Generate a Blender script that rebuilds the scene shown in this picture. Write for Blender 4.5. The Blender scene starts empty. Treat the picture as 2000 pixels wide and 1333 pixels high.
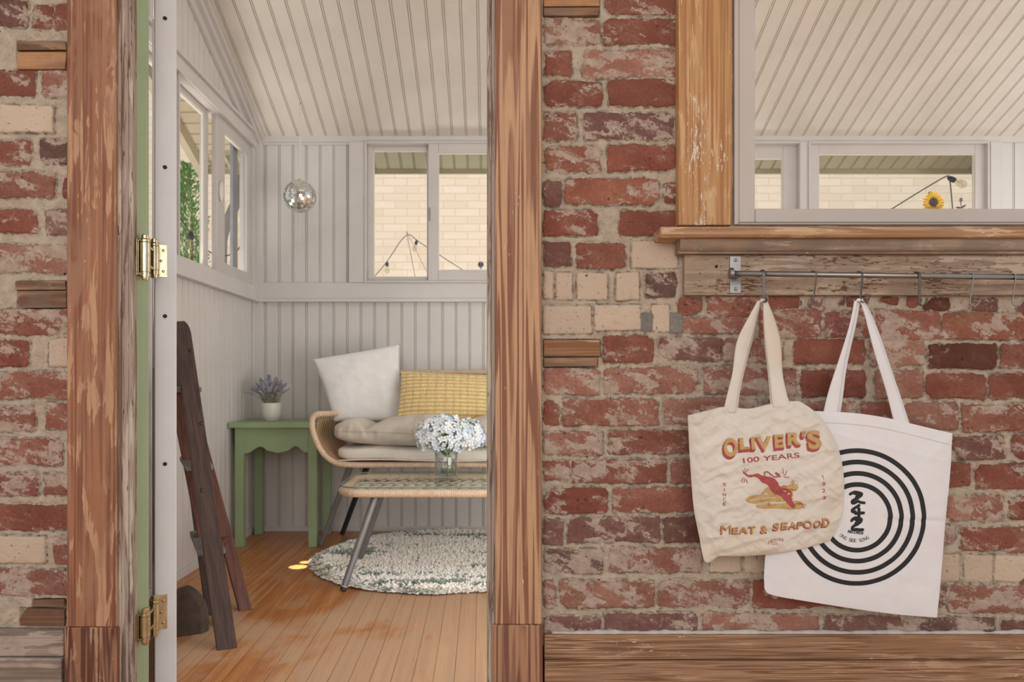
import bpy, bmesh, math, random
import numpy as np
from mathutils import Vector, Matrix
from mathutils.bvhtree import BVHTree

R = math.radians
F = 1480.0; CX = 960.0; CY = 745.0; H = 0.82
YW = 1.645          # front face of the brick wall
YC = 1.622          # front face of the door and window casings
YB = 4.14           # far wall of the porch
XL = -1.295         # left wall of the porch
def X(px, Y): return (px-CX)/F*Y
def Z(py, Y): return H+(CY-py)/F*Y
def P(px, py, Y): return Vector((X(px, Y), Y, Z(py, Y)))

scene = bpy.context.scene
C = scene.collection

# ------------------------------------------------------------------ colours
def s2l(c):
    c = c/255.0
    return c/12.92 if c <= 0.04045 else ((c+0.055)/1.055)**2.4
def col(r, g, b, a=1.0): return (s2l(r), s2l(g), s2l(b), a)

# ------------------------------------------------------------------ materials
class NT:
    def __init__(s, name):
        s.m = bpy.data.materials.new(name); s.m.use_nodes = True
        s.t = s.m.node_tree; s.n = s.t.nodes; s.l = s.t.links
        s.n.clear()
        s.out = s.n.new('ShaderNodeOutputMaterial')
    def add(s, typ, **kw):
        nd = s.n.new(typ)
        for k, v in kw.items():
            if k.startswith('i_'):
                nd.inputs[k[2:].replace('_', ' ')].default_value = v
            else: setattr(nd, k, v)
        return nd
    def link(s, a, b): s.l.new(a, b)
    def put(s, inp, v):
        if hasattr(v, 'is_linked') or isinstance(v, bpy.types.NodeSocket): s.l.new(v, inp)
        else: inp.default_value = v
    def math(s, op, a, b=0.0, c=None, clamp=False):
        nd = s.n.new('ShaderNodeMath'); nd.operation = op; nd.use_clamp = clamp
        s.put(nd.inputs[0], a); s.put(nd.inputs[1], b)
        if c is not None: s.put(nd.inputs[2], c)
        return nd.outputs[0]
    def mix(s, f, a, b):
        nd = s.n.new('ShaderNodeMix'); nd.data_type = 'RGBA'
        s.put(nd.inputs[0], f); s.put(nd.inputs[6], a); s.put(nd.inputs[7], b)
        return nd.outputs[2]
    def obj(s):
        return s.n.new('ShaderNodeTexCoord').outputs['Object']
    def mapping(s, sc=(1, 1, 1), loc=(0, 0, 0), rot=(0, 0, 0), src=None):
        nd = s.n.new('ShaderNodeMapping')
        nd.inputs['Scale'].default_value = sc; nd.inputs['Location'].default_value = loc
        nd.inputs['Rotation'].default_value = rot
        s.l.new(src if src is not None else s.obj(), nd.inputs['Vector'])
        return nd.outputs[0]
    def noise(s, vec, scale=1.0, detail=3.0, rough=0.55, dist=0.0):
        nd = s.n.new('ShaderNodeTexNoise')
        s.l.new(vec, nd.inputs['Vector'])
        nd.inputs['Scale'].default_value = scale; nd.inputs['Detail'].default_value = detail
        nd.inputs['Roughness'].default_value = rough; nd.inputs['Distortion'].default_value = dist
        return nd.outputs[0]
    def step(s, v, a, b):
        nd = s.n.new('ShaderNodeMapRange'); nd.interpolation_type = 'SMOOTHSTEP'
        s.put(nd.inputs[0], v); nd.inputs[1].default_value = a; nd.inputs[2].default_value = b
        return nd.outputs[0]
    def bump(s, h, dist=0.001, strength=1.0):
        nd = s.n.new('ShaderNodeBump'); nd.inputs['Distance'].default_value = dist
        nd.inputs['Strength'].default_value = strength
        s.l.new(h, nd.inputs['Height']); return nd.outputs[0]
    def bsdf(s, color, rough=0.6, metal=0.0, normal=None, spec=0.5, **kw):
        nd = s.n.new('ShaderNodeBsdfPrincipled')
        s.put(nd.inputs['Base Color'], color); s.put(nd.inputs['Roughness'], rough)
        s.put(nd.inputs['Metallic'], metal); nd.inputs['Specular IOR Level'].default_value = spec
        if normal is not None: s.l.new(normal, nd.inputs['Normal'])
        for k, v in kw.items(): s.put(nd.inputs[k.replace('_', ' ')], v)
        s.l.new(nd.outputs[0], s.out.inputs[0]); return nd

MATS = {}
def plain(name, c, rough=0.55, metal=0.0, var=0.06, scale=25.0, bump=0.0, spec=0.5):
    if name in MATS: return MATS[name]
    t = NT(name)
    v = t.mapping()
    n = t.noise(v, scale, 4)
    dark = tuple(x*(1-var*2.2) for x in c[:3])+(1,)
    cc = t.mix(t.step(n, 0.3, 0.7), dark, c)
    nrm = t.bump(t.noise(v, scale*8, 4), 0.001, bump) if bump else None
    t.bsdf(cc, rough, metal, nrm, spec)
    MATS[name] = t.m; return t.m

def paint(name, c, rough=0.45, brush=(1, 1, 0.1), bump=0.15, dirt=0.08):
    """brushed household paint with faint strokes and grime"""
    t = NT(name)
    v = t.mapping()
    n = t.noise(t.mapping(tuple(b*90 for b in brush)), 1.0, 4)
    g = t.noise(v, 3.0, 5, 0.6)
    dark = (c[0]*(1-dirt*2), c[1]*(1-dirt*2.1), c[2]*(1-dirt*2.4), 1)
    cc = t.mix(t.step(g, 0.35, 0.7), dark, c)
    t.bsdf(cc, rough, 0, t.bump(n, 0.0012, bump), 0.4)
    MATS[name] = t.m; return t.m

def wood(name, dark, mid, light, axis='z', freq=9.0, along=0.5, lines=5.0, patch=0.5, patch_c=None,
         flecks=0.0, fleck_c=col(215, 205, 195), rough=0.6, bump=0.35, grime=0.0, seed=0.0, hard=0.12, fine=1.0, nz=1.0):
    """stripped softwood: contour-line growth rings, fine streaks, sanded light patches, left-over paint flecks"""
    t = NT(name)
    o = t.mapping(loc=(seed, seed*0.7, seed*1.3))
    def sc(a, b):
        return {'z': (a, a, b), 'x': (b, a, a), 'y': (a, b, a)}[axis]
    n = t.noise(t.mapping(sc(freq, along), src=o), 1.0, 2.0, 0.45, 0.25)
    ring = t.math('PINGPONG', t.math('MULTIPLY', n, lines), 0.5)
    ring = t.math('MULTIPLY', ring, 2.0)
    fine_n = t.noise(t.mapping(sc(260*fine, 5*fine), src=o), 1.0, 3, 0.6)
    fine2 = t.noise(t.mapping(sc(90*fine, 2.0), src=o), 1.0, 3, 0.6)
    r2 = t.math('ADD', ring, t.math('MULTIPLY', t.math('SUBTRACT', fine_n, 0.5), 0.55*nz))
    r3 = t.math('ADD', r2, t.math('MULTIPLY', t.math('SUBTRACT', fine2, 0.5), 0.6*nz))
    c1 = t.mix(t.step(r3, 0.5-hard*2.2, 0.5+hard*2.2), dark, mid)
    pn = t.noise(t.mapping(sc(26, 5.5), src=o), 1.0, 4, 0.6, 0.8)
    pn2 = t.math('ADD', pn, t.math('MULTIPLY', t.math('SUBTRACT', r3, 0.5), 0.16))
    c2 = t.mix(t.step(pn2, 0.60-patch*0.2, 0.64-patch*0.2), c1, light)
    c2 = t.mix(t.math('MULTIPLY', t.step(fine_n, 0.50, 0.64), 0.34), c2, dark)
    c2 = t.mix(t.math('MULTIPLY', t.step(fine2, 0.48, 0.40), 0.30), c2, light)
    if patch_c is not None:
        p3 = t.noise(t.mapping(sc(11, 3.0), src=o), 1.0, 4, 0.6, 0.4)
        c2 = t.mix(t.math('MULTIPLY', t.step(p3, 0.5, 0.62), 0.75), c2, patch_c)
    if grime > 0:
        gn = t.noise(o, 14.0, 5, 0.65)
        c2 = t.mix(t.math('MULTIPLY', t.step(gn, 0.42, 0.62), grime), c2, col(120, 108, 98))
    if flecks > 0:
        fn = t.noise(t.mapping(sc(230, 45), src=o), 1.0, 3, 0.7)
        fm = t.noise(t.mapping(sc(16, 5), src=o), 1.0, 3, 0.6)
        fl = t.math('ADD', fn, t.math('MULTIPLY', t.math('SUBTRACT', fm, 0.5), 0.8))
        c2 = t.mix(t.step(fl, 0.80-flecks*0.25, 0.84-flecks*0.25), c2, fleck_c)
    h = t.math('ADD', t.math('MULTIPLY', r3, 0.6), t.math('MULTIPLY', fine_n, 0.6))
    t.bsdf(c2, rough, 0, t.bump(h, 0.0012, bump), 0.35)
    MATS[name] = t.m; return t.m

def glass(name, tint=(1, 1, 1, 1), rough=0.0, refl=1.0):
    t = NT(name)
    tr = t.add('ShaderNodeBsdfTransparent'); tr.inputs[0].default_value = tint
    gl = t.add('ShaderNodeBsdfGlossy'); gl.inputs['Roughness'].default_value = rough
    gl.inputs['Color'].default_value = (1, 1, 1, 1)
    lw = t.add('ShaderNodeLayerWeight'); lw.inputs[0].default_value = 0.5
    mx = t.add('ShaderNodeMixShader')
    smudge = t.noise(t.mapping((1, 1, 1)), 6, 4)
    f = t.math('MULTIPLY', t.math('ADD', 0.04, t.math('MULTIPLY', t.math('POWER', lw.outputs['Facing'], 4.5), 0.7)), refl, clamp=True)
    f = t.math('ADD', f, t.math('MULTIPLY', t.step(smudge, 0.62, 0.8), 0.02), clamp=True)
    t.link(f, mx.inputs[0]); t.link(tr.outputs[0], mx.inputs[1]); t.link(gl.outputs[0], mx.inputs[2])
    t.link(mx.outputs[0], t.out.inputs[0])
    MATS[name] = t.m; return t.m

def vcol(name, rough=0.7, bump=0.0, bscale=300, attr='Col', spec=0.3, sss=0.0):
    t = NT(name)
    a = t.add('ShaderNodeAttribute', attribute_name=attr)
    nrm = t.bump(t.noise(t.mapping(), bscale, 3), 0.001, bump) if bump else None
    t.bsdf(a.outputs['Color'], rough, 0, nrm, spec)
    MATS[name] = t.m; return t.m

def fabric(name, c, scale=900.0, bump=0.3, rough=0.9, stripe=None, var=0.05, stain=None):
    t = NT(name)
    o = t.mapping()
    n = t.noise(o, scale, 2)
    g = t.noise(o, 14, 4)
    cc = t.mix(t.step(g, 0.35, 0.7), tuple(x*(1-var*2) for x in c[:3])+(1,), c)
    if stain is not None:
        s = t.noise(t.mapping(loc=(3, 1, 7)), 7.5, 4, 0.6)
        cc = t.mix(t.math('MULTIPLY', t.step(s, 0.5, 0.68), 0.5), cc, stain)
    h = n
    if stripe:
        w = t.add('ShaderNodeTexWave', wave_type='BANDS', bands_direction='Z')
        w.inputs['Scale'].default_value = stripe; w.inputs['Distortion'].default_value = 0.6
        t.link(o, w.inputs['Vector'])
        h = t.math('ADD', n, t.math('MULTIPLY', w.outputs['Fac'], 1.2))
        cc = t.mix(t.math('MULTIPLY', w.outputs['Fac'], 0.35), cc, tuple(x*0.88 for x in c[:3])+(1,))
    nd = t.bsdf(cc, rough, 0, t.bump(h, 0.0008, bump), 0.15)
    nd.inputs['Sheen Weight'].default_value = 0.15
    MATS[name] = t.m; return t.m

# ------------------------------------------------------------------ mesh helpers
class MB:
    def __init__(s): s.v = []; s.f = []; s.c = []
    def quadbox(s, pts):
        b = len(s.v); s.v += [tuple(p) for p in pts]
        for q in ((0, 3, 2, 1), (4, 5, 6, 7), (0, 1, 5, 4), (1, 2, 6, 5), (2, 3, 7, 6), (3, 0, 4, 7)):
            s.f.append(tuple(b+i for i in q))
        return s
    def box(s, x0, x1, y0, y1, z0, z1):
        return s.quadbox([(x0, y0, z0), (x1, y0, z0), (x1, y1, z0), (x0, y1, z0),
                          (x0, y0, z1), (x1, y0, z1), (x1, y1, z1), (x0, y1, z1)])
    def bar(s, a, b, w, t, up=(0, 0, 1), taper=1.0):
        """square bar from a to b: w across (perp. to up and axis), t along up"""
        a = Vector(a); b = Vector(b); d = (b-a).normalized(); up = Vector(up)
        sd = d.cross(up).normalized(); u2 = sd.cross(d).normalized()
        pts = []
        for p, k in ((a, 1.0), (b, taper)):
            for (i, j) in ((-1, -1), (1, -1), (1, 1), (-1, 1)):
                pts.append(p+sd*(w/2*i*k)+u2*(t/2*j*k))
        return s.quadbox(pts)
    def prism(s, poly, fn, t0, t1):
        """poly 2-D, fn(u,v,t)->3-D"""
        n = len(poly); b = len(s.v)
        s.v += [tuple(fn(u, v, t0)) for u, v in poly]+[tuple(fn(u, v, t1)) for u, v in poly]
        s.f.append(tuple(b+i for i in range(n))[::-1]); s.f.append(tuple(b+n+i for i in range(n)))
        for i in range(n):
            j = (i+1) % n; s.f.append((b+i, b+j, b+n+j, b+n+i))
        return s
    def tube(s, path, r, n=10, caps=True, closed=False, rib=0.0, pitch=0.012):
        path = [Vector(p) for p in path]
        rad = r if isinstance(r, (list, tuple)) else [r]*len(path)
        if rib:
            q = []; L = 0.0; seg = pitch/4.0; rr = []
            pts = path+([path[0]] if closed else [])
            for i in range(len(pts)-1):
                d = (pts[i+1]-pts[i]).length; m = max(1, int(round(d/seg)))
                for k in range(m):
                    q.append(pts[i].lerp(pts[i+1], k/m)); rr.append(rad[i % len(rad)]*(1+rib*(abs(math.sin(math.pi*(L+d*k/m)/pitch))-0.6)))
                L += d
            if not closed: q.append(pts[-1]); rr.append(rad[-1])
            path = q; rad = rr
        m = len(path); b = len(s.v); prev = None
        for i in range(m):
            if closed: d = path[(i+1) % m]-path[i-1]
            else: d = path[min(i+1, m-1)]-path[max(i-1, 0)]
            d = d.normalized() if d.length > 1e-9 else Vector((0, 0, 1))
            if prev is None:
                u = d.cross(Vector((0, 0, 1)))
                if u.length < 1e-3: u = d.cross(Vector((1, 0, 0)))
            else: u = prev-d*prev.dot(d)
            u.normalize(); prev = u; w = d.cross(u)
            for k in range(n):
                a = 2*math.pi*k/n
                s.v.append(tuple(path[i]+(u*math.cos(a)+w*math.sin(a))*rad[i]))
        for i in range(m if closed else m-1):
            for k in range(n):
                i2 = (i+1) % m; k2 = (k+1) % n
                s.f.append((b+i*n+k, b+i*n+k2, b+i2*n+k2, b+i2*n+k))
        if caps and not closed:
            s.f.append(tuple(b+k for k in range(n))[::-1]); s.f.append(tuple(b+(m-1)*n+k for k in range(n)))
        return s
    def lathe(s, prof, o=(0, 0, 0), n=32, closed=False, axis=None):
        b = len(s.v); o = Vector(o); m = len(prof)
        M = Matrix.Identity(3)
        if axis is not None: M = Vector((0, 0, 1)).rotation_difference(Vector(axis)).to_matrix()
        for r, z in prof:
            for k in range(n):
                a = 2*math.pi*k/n
                s.v.append(tuple(o+M@Vector((r*math.cos(a), r*math.sin(a), z))))
        for i in range(m-1):
            for k in range(n):
                k2 = (k+1) % n
                s.f.append((b+i*n+k, b+i*n+k2, b+(i+1)*n+k2, b+(i+1)*n+k))
        if not closed:
            s.f.append(tuple(b+k for k in range(n))[::-1]); s.f.append(tuple(b+(m-1)*n+k for k in range(n)))
        else:
            for k in range(n):
                k2 = (k+1) % n
                s.f.append((b+(m-1)*n+k, b+(m-1)*n+k2, b+k2, b+k))
        return s
    def ball(s, o, r, n=16, m=10, sx=1, sy=1, sz=1):
        prof = [(max(1e-5, r*math.sin(math.pi*i/m)), -r*math.cos(math.pi*i/m)) for i in range(m+1)]
        b = len(s.v); s.lathe(prof, (0, 0, 0), n)
        s.v[b:] = [(o[0]+x*sx, o[1]+y*sy, o[2]+z*sz) for x, y, z in s.v[b:]]
        return s
    def grid(s, g, close=False):
        """g[i][j] points"""
        b = len(s.v); m = len(g); n = len(g[0])
        for row in g: s.v += [tuple(p) for p in row]
        for i in range(m-1):
            for j in range(n-1):
                s.f.append((b+i*n+j, b+i*n+j+1, b+(i+1)*n+j+1, b+(i+1)*n+j))
        return s
    def obj(s, name, mat, parent=None, smooth=False, bevel=0.0, fix=False, seg=2):
        me = bpy.data.meshes.new(name); me.from_pydata(s.v, [], s.f); me.update()
        if fix:
            bm = bmesh.new(); bm.from_mesh(me)
            bmesh.ops.remove_doubles(bm, verts=bm.verts, dist=1e-6)
            bmesh.ops.recalc_face_normals(bm, faces=bm.faces); bm.to_mesh(me); bm.free()
        if mat is not None: me.materials.append(mat)
        o = bpy.data.objects.new(name, me); C.objects.link(o)
        if s.c and len(s.c) == len(me.vertices):
            at = me.color_attributes.new('Col', 'FLOAT_COLOR', 'POINT')
            at.data.foreach_set('color', np.array([(c[0], c[1], c[2], 1) for c in s.c], dtype=np.float32).ravel())
        if smooth: me.polygons.foreach_set('use_smooth', [True]*len(me.polygons))
        if bevel:
            md = o.modifiers.new('Bevel', 'BEVEL'); md.width = bevel; md.segments = seg; md.limit_method = 'ANGLE'
            md.harden_normals = False
            me.polygons.foreach_set('use_smooth', [True]*len(me.polygons))
            md2 = o.modifiers.new('WN', 'WEIGHTED_NORMAL')
        if parent is not None: attach(o, parent)
        return o

def attach(o, p):
    """parent while keeping the child's world-space geometry"""
    o.parent = p
    base = Matrix.Translation(WL[p.name]) if p.name in WL else Matrix.Identity(4)
    o.matrix_parent_inverse = base.inverted()
WL = {}
def thing(name, label, cat, loc=(0, 0, 0), group=None):
    o = bpy.data.objects.new(name, None); C.objects.link(o); o.location = loc; o.empty_display_size = 0.05
    WL[o.name] = Vector(loc)
    o['label'] = label; o['category'] = cat
    if group: o['group'] = group
    return o
def tag(o, label, cat, group=None):
    o['label'] = label; o['category'] = cat
    if group: o['group'] = group
    return o
def struct(o): o['kind'] = 'structure'; return o
def sroot(name, loc=(0, 0, 0)):
    o = bpy.data.objects.new(name, None); C.objects.link(o); o.location = loc
    WL[o.name] = Vector(loc); o['kind'] = 'structure'; return o

# ------------------------------------------------------------------ numpy noise
def _h(ix, iy, seed):
    n = (ix.astype(np.int64)*374761393+iy.astype(np.int64)*668265263+seed*974711) & 0x7fffffff
    n = ((n ^ (n >> 13))*1274126177) & 0x7fffffff
    n = (n ^ (n >> 16)) & 0xffffff
    return n/float(0xffffff)
def vnoise(x, y, seed=0):
    ix = np.floor(x); iy = np.floor(y); fx = x-ix; fy = y-iy
    fx = fx*fx*(3-2*fx); fy = fy*fy*(3-2*fy)
    a = _h(ix, iy, seed); b = _h(ix+1, iy, seed); c = _h(ix, iy+1, seed); d = _h(ix+1, iy+1, seed)
    return (a*(1-fx)+b*fx)*(1-fy)+(c*(1-fx)+d*fx)*fy
def fbm(x, y, seed=0, oct=4, gain=0.5):
    s = 0; a = 1.0; t = 0
    for i in range(oct):
        s = s+a*vnoise(x*2**i, y*2**i, seed+i*17); t += a; a *= gain
    return s/t

# ------------------------------------------------------------------ camera
cam_d = bpy.data.cameras.new('camera'); cam = bpy.data.objects.new('camera', cam_d); C.objects.link(cam)
cam.location = (0, 0, H); cam.rotation_euler = (R(90), 0, 0)
cam_d.sensor_width = 36.0; cam_d.lens = F/2000*36
cam_d.shift_x = 40/2000; cam_d.shift_y = (CY-666.5)/2000
cam_d.clip_start = 0.05; cam_d.clip_end = 100
cam_d.dof.use_dof = True; cam_d.dof.focus_distance = 1.65; cam_d.dof.aperture_fstop = 7.0
scene.camera = cam
scene.view_settings.view_transform = 'Standard'
scene.view_settings.look = 'None'
scene.view_settings.exposure = 0.0
scene.render.film_transparent = False
scene.cycles.use_denoising = True
scene.cycles.max_bounces = 7
scene.cycles.diffuse_bounces = 4
scene.cycles.use_adaptive_sampling = True
scene.cycles.adaptive_threshold = 0.03
scene.cycles.transparent_max_bounces = 16
scene.cycles.sample_clamp_indirect = 6.0
# ================================================================== brick wall
RED, RW, DK, WS, CR, BR, OR, PU = 'r', 'q', 'd', 'w', 'c', 'b', 'o', 'p'
TYPE = {  # base colour, wash threshold (lower = more lime wash)
    'r': (col(141, 87, 73), 0.66), 'q': (col(148, 96, 81), 0.55), 'd': (col(124, 88, 79), 0.62),
    'w': (col(160, 113, 97), 0.50), 'c': (col(202, 181, 160), 1.6), 'b': (col(104, 66, 54), 0.72),
    'p': (col(128, 93, 86), 0.56), 'o': (col(152, 98, 78), 0.60), 'g': (col(134, 128, 120), 0.95),
    'k': (col(108, 84, 76), 0.50)}
RIGHT = [
 (1182,-32,1323,26,'q'),
 (1064,36,1173,86,'w'),(1180,34,1325,86,'r'),
 (1064,97,1117,148,'r'),(1140,96,1322,150,'w'),
 (1066,157,1176,207,'r'),(1188,155,1322,206,'r'),
 (1063,220,1126,273,'q'),(1142,220,1316,273,'p'),
 (1066,286,1175,336,'o'),(1188,283,1321,333,'r'),
 (1063,352,1096,404,'d'),(1103,349,1288,400,'o'),(1297,357,1324,397,'r'),
 (1062,412,1168,461,'r'),(1211,412,1320,460,'r'),
 (1062,474,1117,521,'d'),(1127,477,1222,524,'q'),(1234,472,1324,524,'c'),
 (1062,531,1080,583,'c'),(1086,533,1117,585,'c'),(1127,533,1186,585,'c'),(1204,533,1248,585,'c'),(1261,535,1321,581,'k'),
 (1062,598,1155,651,'c'),(1162,596,1252,646,'c'),(1253,613,1277,650,'g'),(1274,596,1308,647,'c'),(1309,611,1336,651,'g'),
 (1326,583,1373,617,'q'),(1384,577,1485,620,'q'),(1502,577,1562,602,'r'),(1585,578,1612,608,'q'),(1640,578,1652,597,'r'),
 (1655,579,1695,601,'r'),(1722,580,1755,597,'r'),(1772,580,1803,600,'r'),(1806,581,1856,605,'b'),(1897,584,1950,610,'d'),(1990,588,2060,610,'d'),
 (1337,622,1470,652,'w'),(1482,606,1606,660,'q'),(1613,608,1704,658,'q'),(1712,607,1837,663,'q'),(1840,612,2022,664,'o'),
 (1178,657,1277,708,'r'),(1287,660,1412,704,'d'),(1415,662,1532,708,'w'),(1551,662,1690,711,'r'),(1700,664,1805,714,'w'),
 (1813,673,1948,721,'b'),(1956,672,2060,720,'q'),
 (1062,720,1173,771,'w'),(1182,719,1364,769,'w'),(1375,719,1557,771,'w'),(1567,724,1692,775,'r'),(1712,724,1804,778,'w'),
 (1810,732,1928,780,'r'),(1933,731,2060,780,'r'),
 (1062,782,1092,830,'r'),(1100,780,1286,832,'q'),(1299,780,1480,829,'w'),(1490,781,1560,829,'q'),(1568,785,1675,830,'w'),(1684,785,1757,827,'r'),
 (1764,788,1872,840,'w'),(1878,792,2040,844,'q'),
 (1062,845,1177,890,'w'),(1190,842,1358,888,'q'),(1368,843,1540,889,'r'),(1552,845,1700,892,'q'),(1712,850,1852,896,'r'),(1860,853,1962,898,'d'),(1978,850,2110,898,'r'),
 (1062,902,1112,938,'q'),(1116,899,1303,944,'q'),(1312,900,1440,947,'w'),(1452,902,1620,948,'q'),(1632,903,1790,950,'r'),(1802,904,1897,952,'r'),(1908,907,2060,956,'r'),
 (1062,954,1186,1004,'r'),(1196,954,1360,1002,'q'),(1372,955,1540,1004,'r'),(1552,957,1720,1008,'q'),(1732,962,1842,1016,'r'),(1852,970,1962,1018,'w'),(1973,975,2110,1018,'q'),
 (1062,1014,1099,1064,'p'),(1108,1012,1290,1060,'p'),(1298,1012,1420,1060,'d'),(1432,1013,1600,1062,'r'),(1612,1015,1790,1066,'q'),(1800,1022,1868,1064,'w'),(1879,1031,2050,1077,'r'),
 (1064,1074,1178,1122,'k'),(1190,1071,1371,1120,'w'),(1387,1080,1448,1119,'c'),(1456,1080,1550,1120,'c'),(1560,1080,1700,1124,'c'),(1712,1080,1822,1128,'c'),
 (1835,1084,1875,1136,'c'),(1886,1086,1940,1137,'c'),(1943,1086,2050,1137,'c'),
 (1062,1138,1085,1190,'w'),(1094,1137,1277,1188,'w'),(1286,1137,1465,1186,'w'),(1471,1137,1650,1188,'r'),(1662,1140,1825,1190,'p'),(1833,1145,1850,1192,'p'),(1856,1145,2040,1198,'w'),
 (1062,1206,1172,1240,'p'),(1180,1200,1363,1240,'p'),(1374,1200,1600,1244,'w'),(1612,1205,1762,1244,'p'),(1766,1208,1945,1244,'k'),(1958,1213,2060,1246,'d')]
LEFT = [
 (-30,-10,51,51,'d'),(63,8,102,56,'r'),(105,8,140,56,'r'),
 (-30,135,66,186,'r'),(79,137,140,188,'w'),(-30,205,103,257,'c'),
 (-30,274,60,322,'q'),(78,270,140,320,'k'),(-30,337,107,386,'q'),(123,345,150,385,'r'),
 (-30,409,74,455,'r'),(90,411,140,458,'p'),(-30,479,140,532,'w'),(-30,604,140,653,'q'),
 (-30,665,54,716,'r'),(95,663,140,716,'c'),(-30,728,140,780,'q'),(-30,797,68,844,'q'),(88,789,140,840,'q'),
 (-30,859,120,909,'q'),(-30,926,73,970,'q'),(85,926,140,968,'q'),(-30,988,140,1037,'r'),
 (-30,1049,88,1101,'c'),(102,1049,140,1100,'q'),(-30,1113,140,1163,'w')]
rng = random.Random(4)
def autofill(lst, x0, x1, rows):
    for (a, b, k) in rows:
        x = x0-rng.random()*120
        while x < x1:
            w = 182 if rng.random() < 0.75 else 88
            if x+w > x1-8 and x1-8-x < 30: break
            e = min(x+w, x1-8)
            lst.append((x, a, e, b, rng.choice('rrqqwwdop')))
            x = e+10
rows_up = [(-30-63*i-22, -30-63*i+28, 0) for i in range(1, 6)]
autofill(RIGHT, 1040, 2630, rows_up)
autofill(LEFT, -520, 160, rows_up)
autofill(RIGHT, 2070, 2630, [(y, y+50, 0) for y in range(-24, 1240, 62)])
autofill(LEFT, -520, -36, [(y, y+50, 0) for y in range(-10, 1200, 62)])
WOODGAPS = [(1062,-22,1171,13),(1062,14,1171,31),(1062,664,1173,697),(1062,699,1168,717),
            (33,81,129,98),(33,100,129,135),(30,549,129,567),(32,570,129,602),(63,1172,126,1187),(38,1189,126,1224)]

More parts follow.
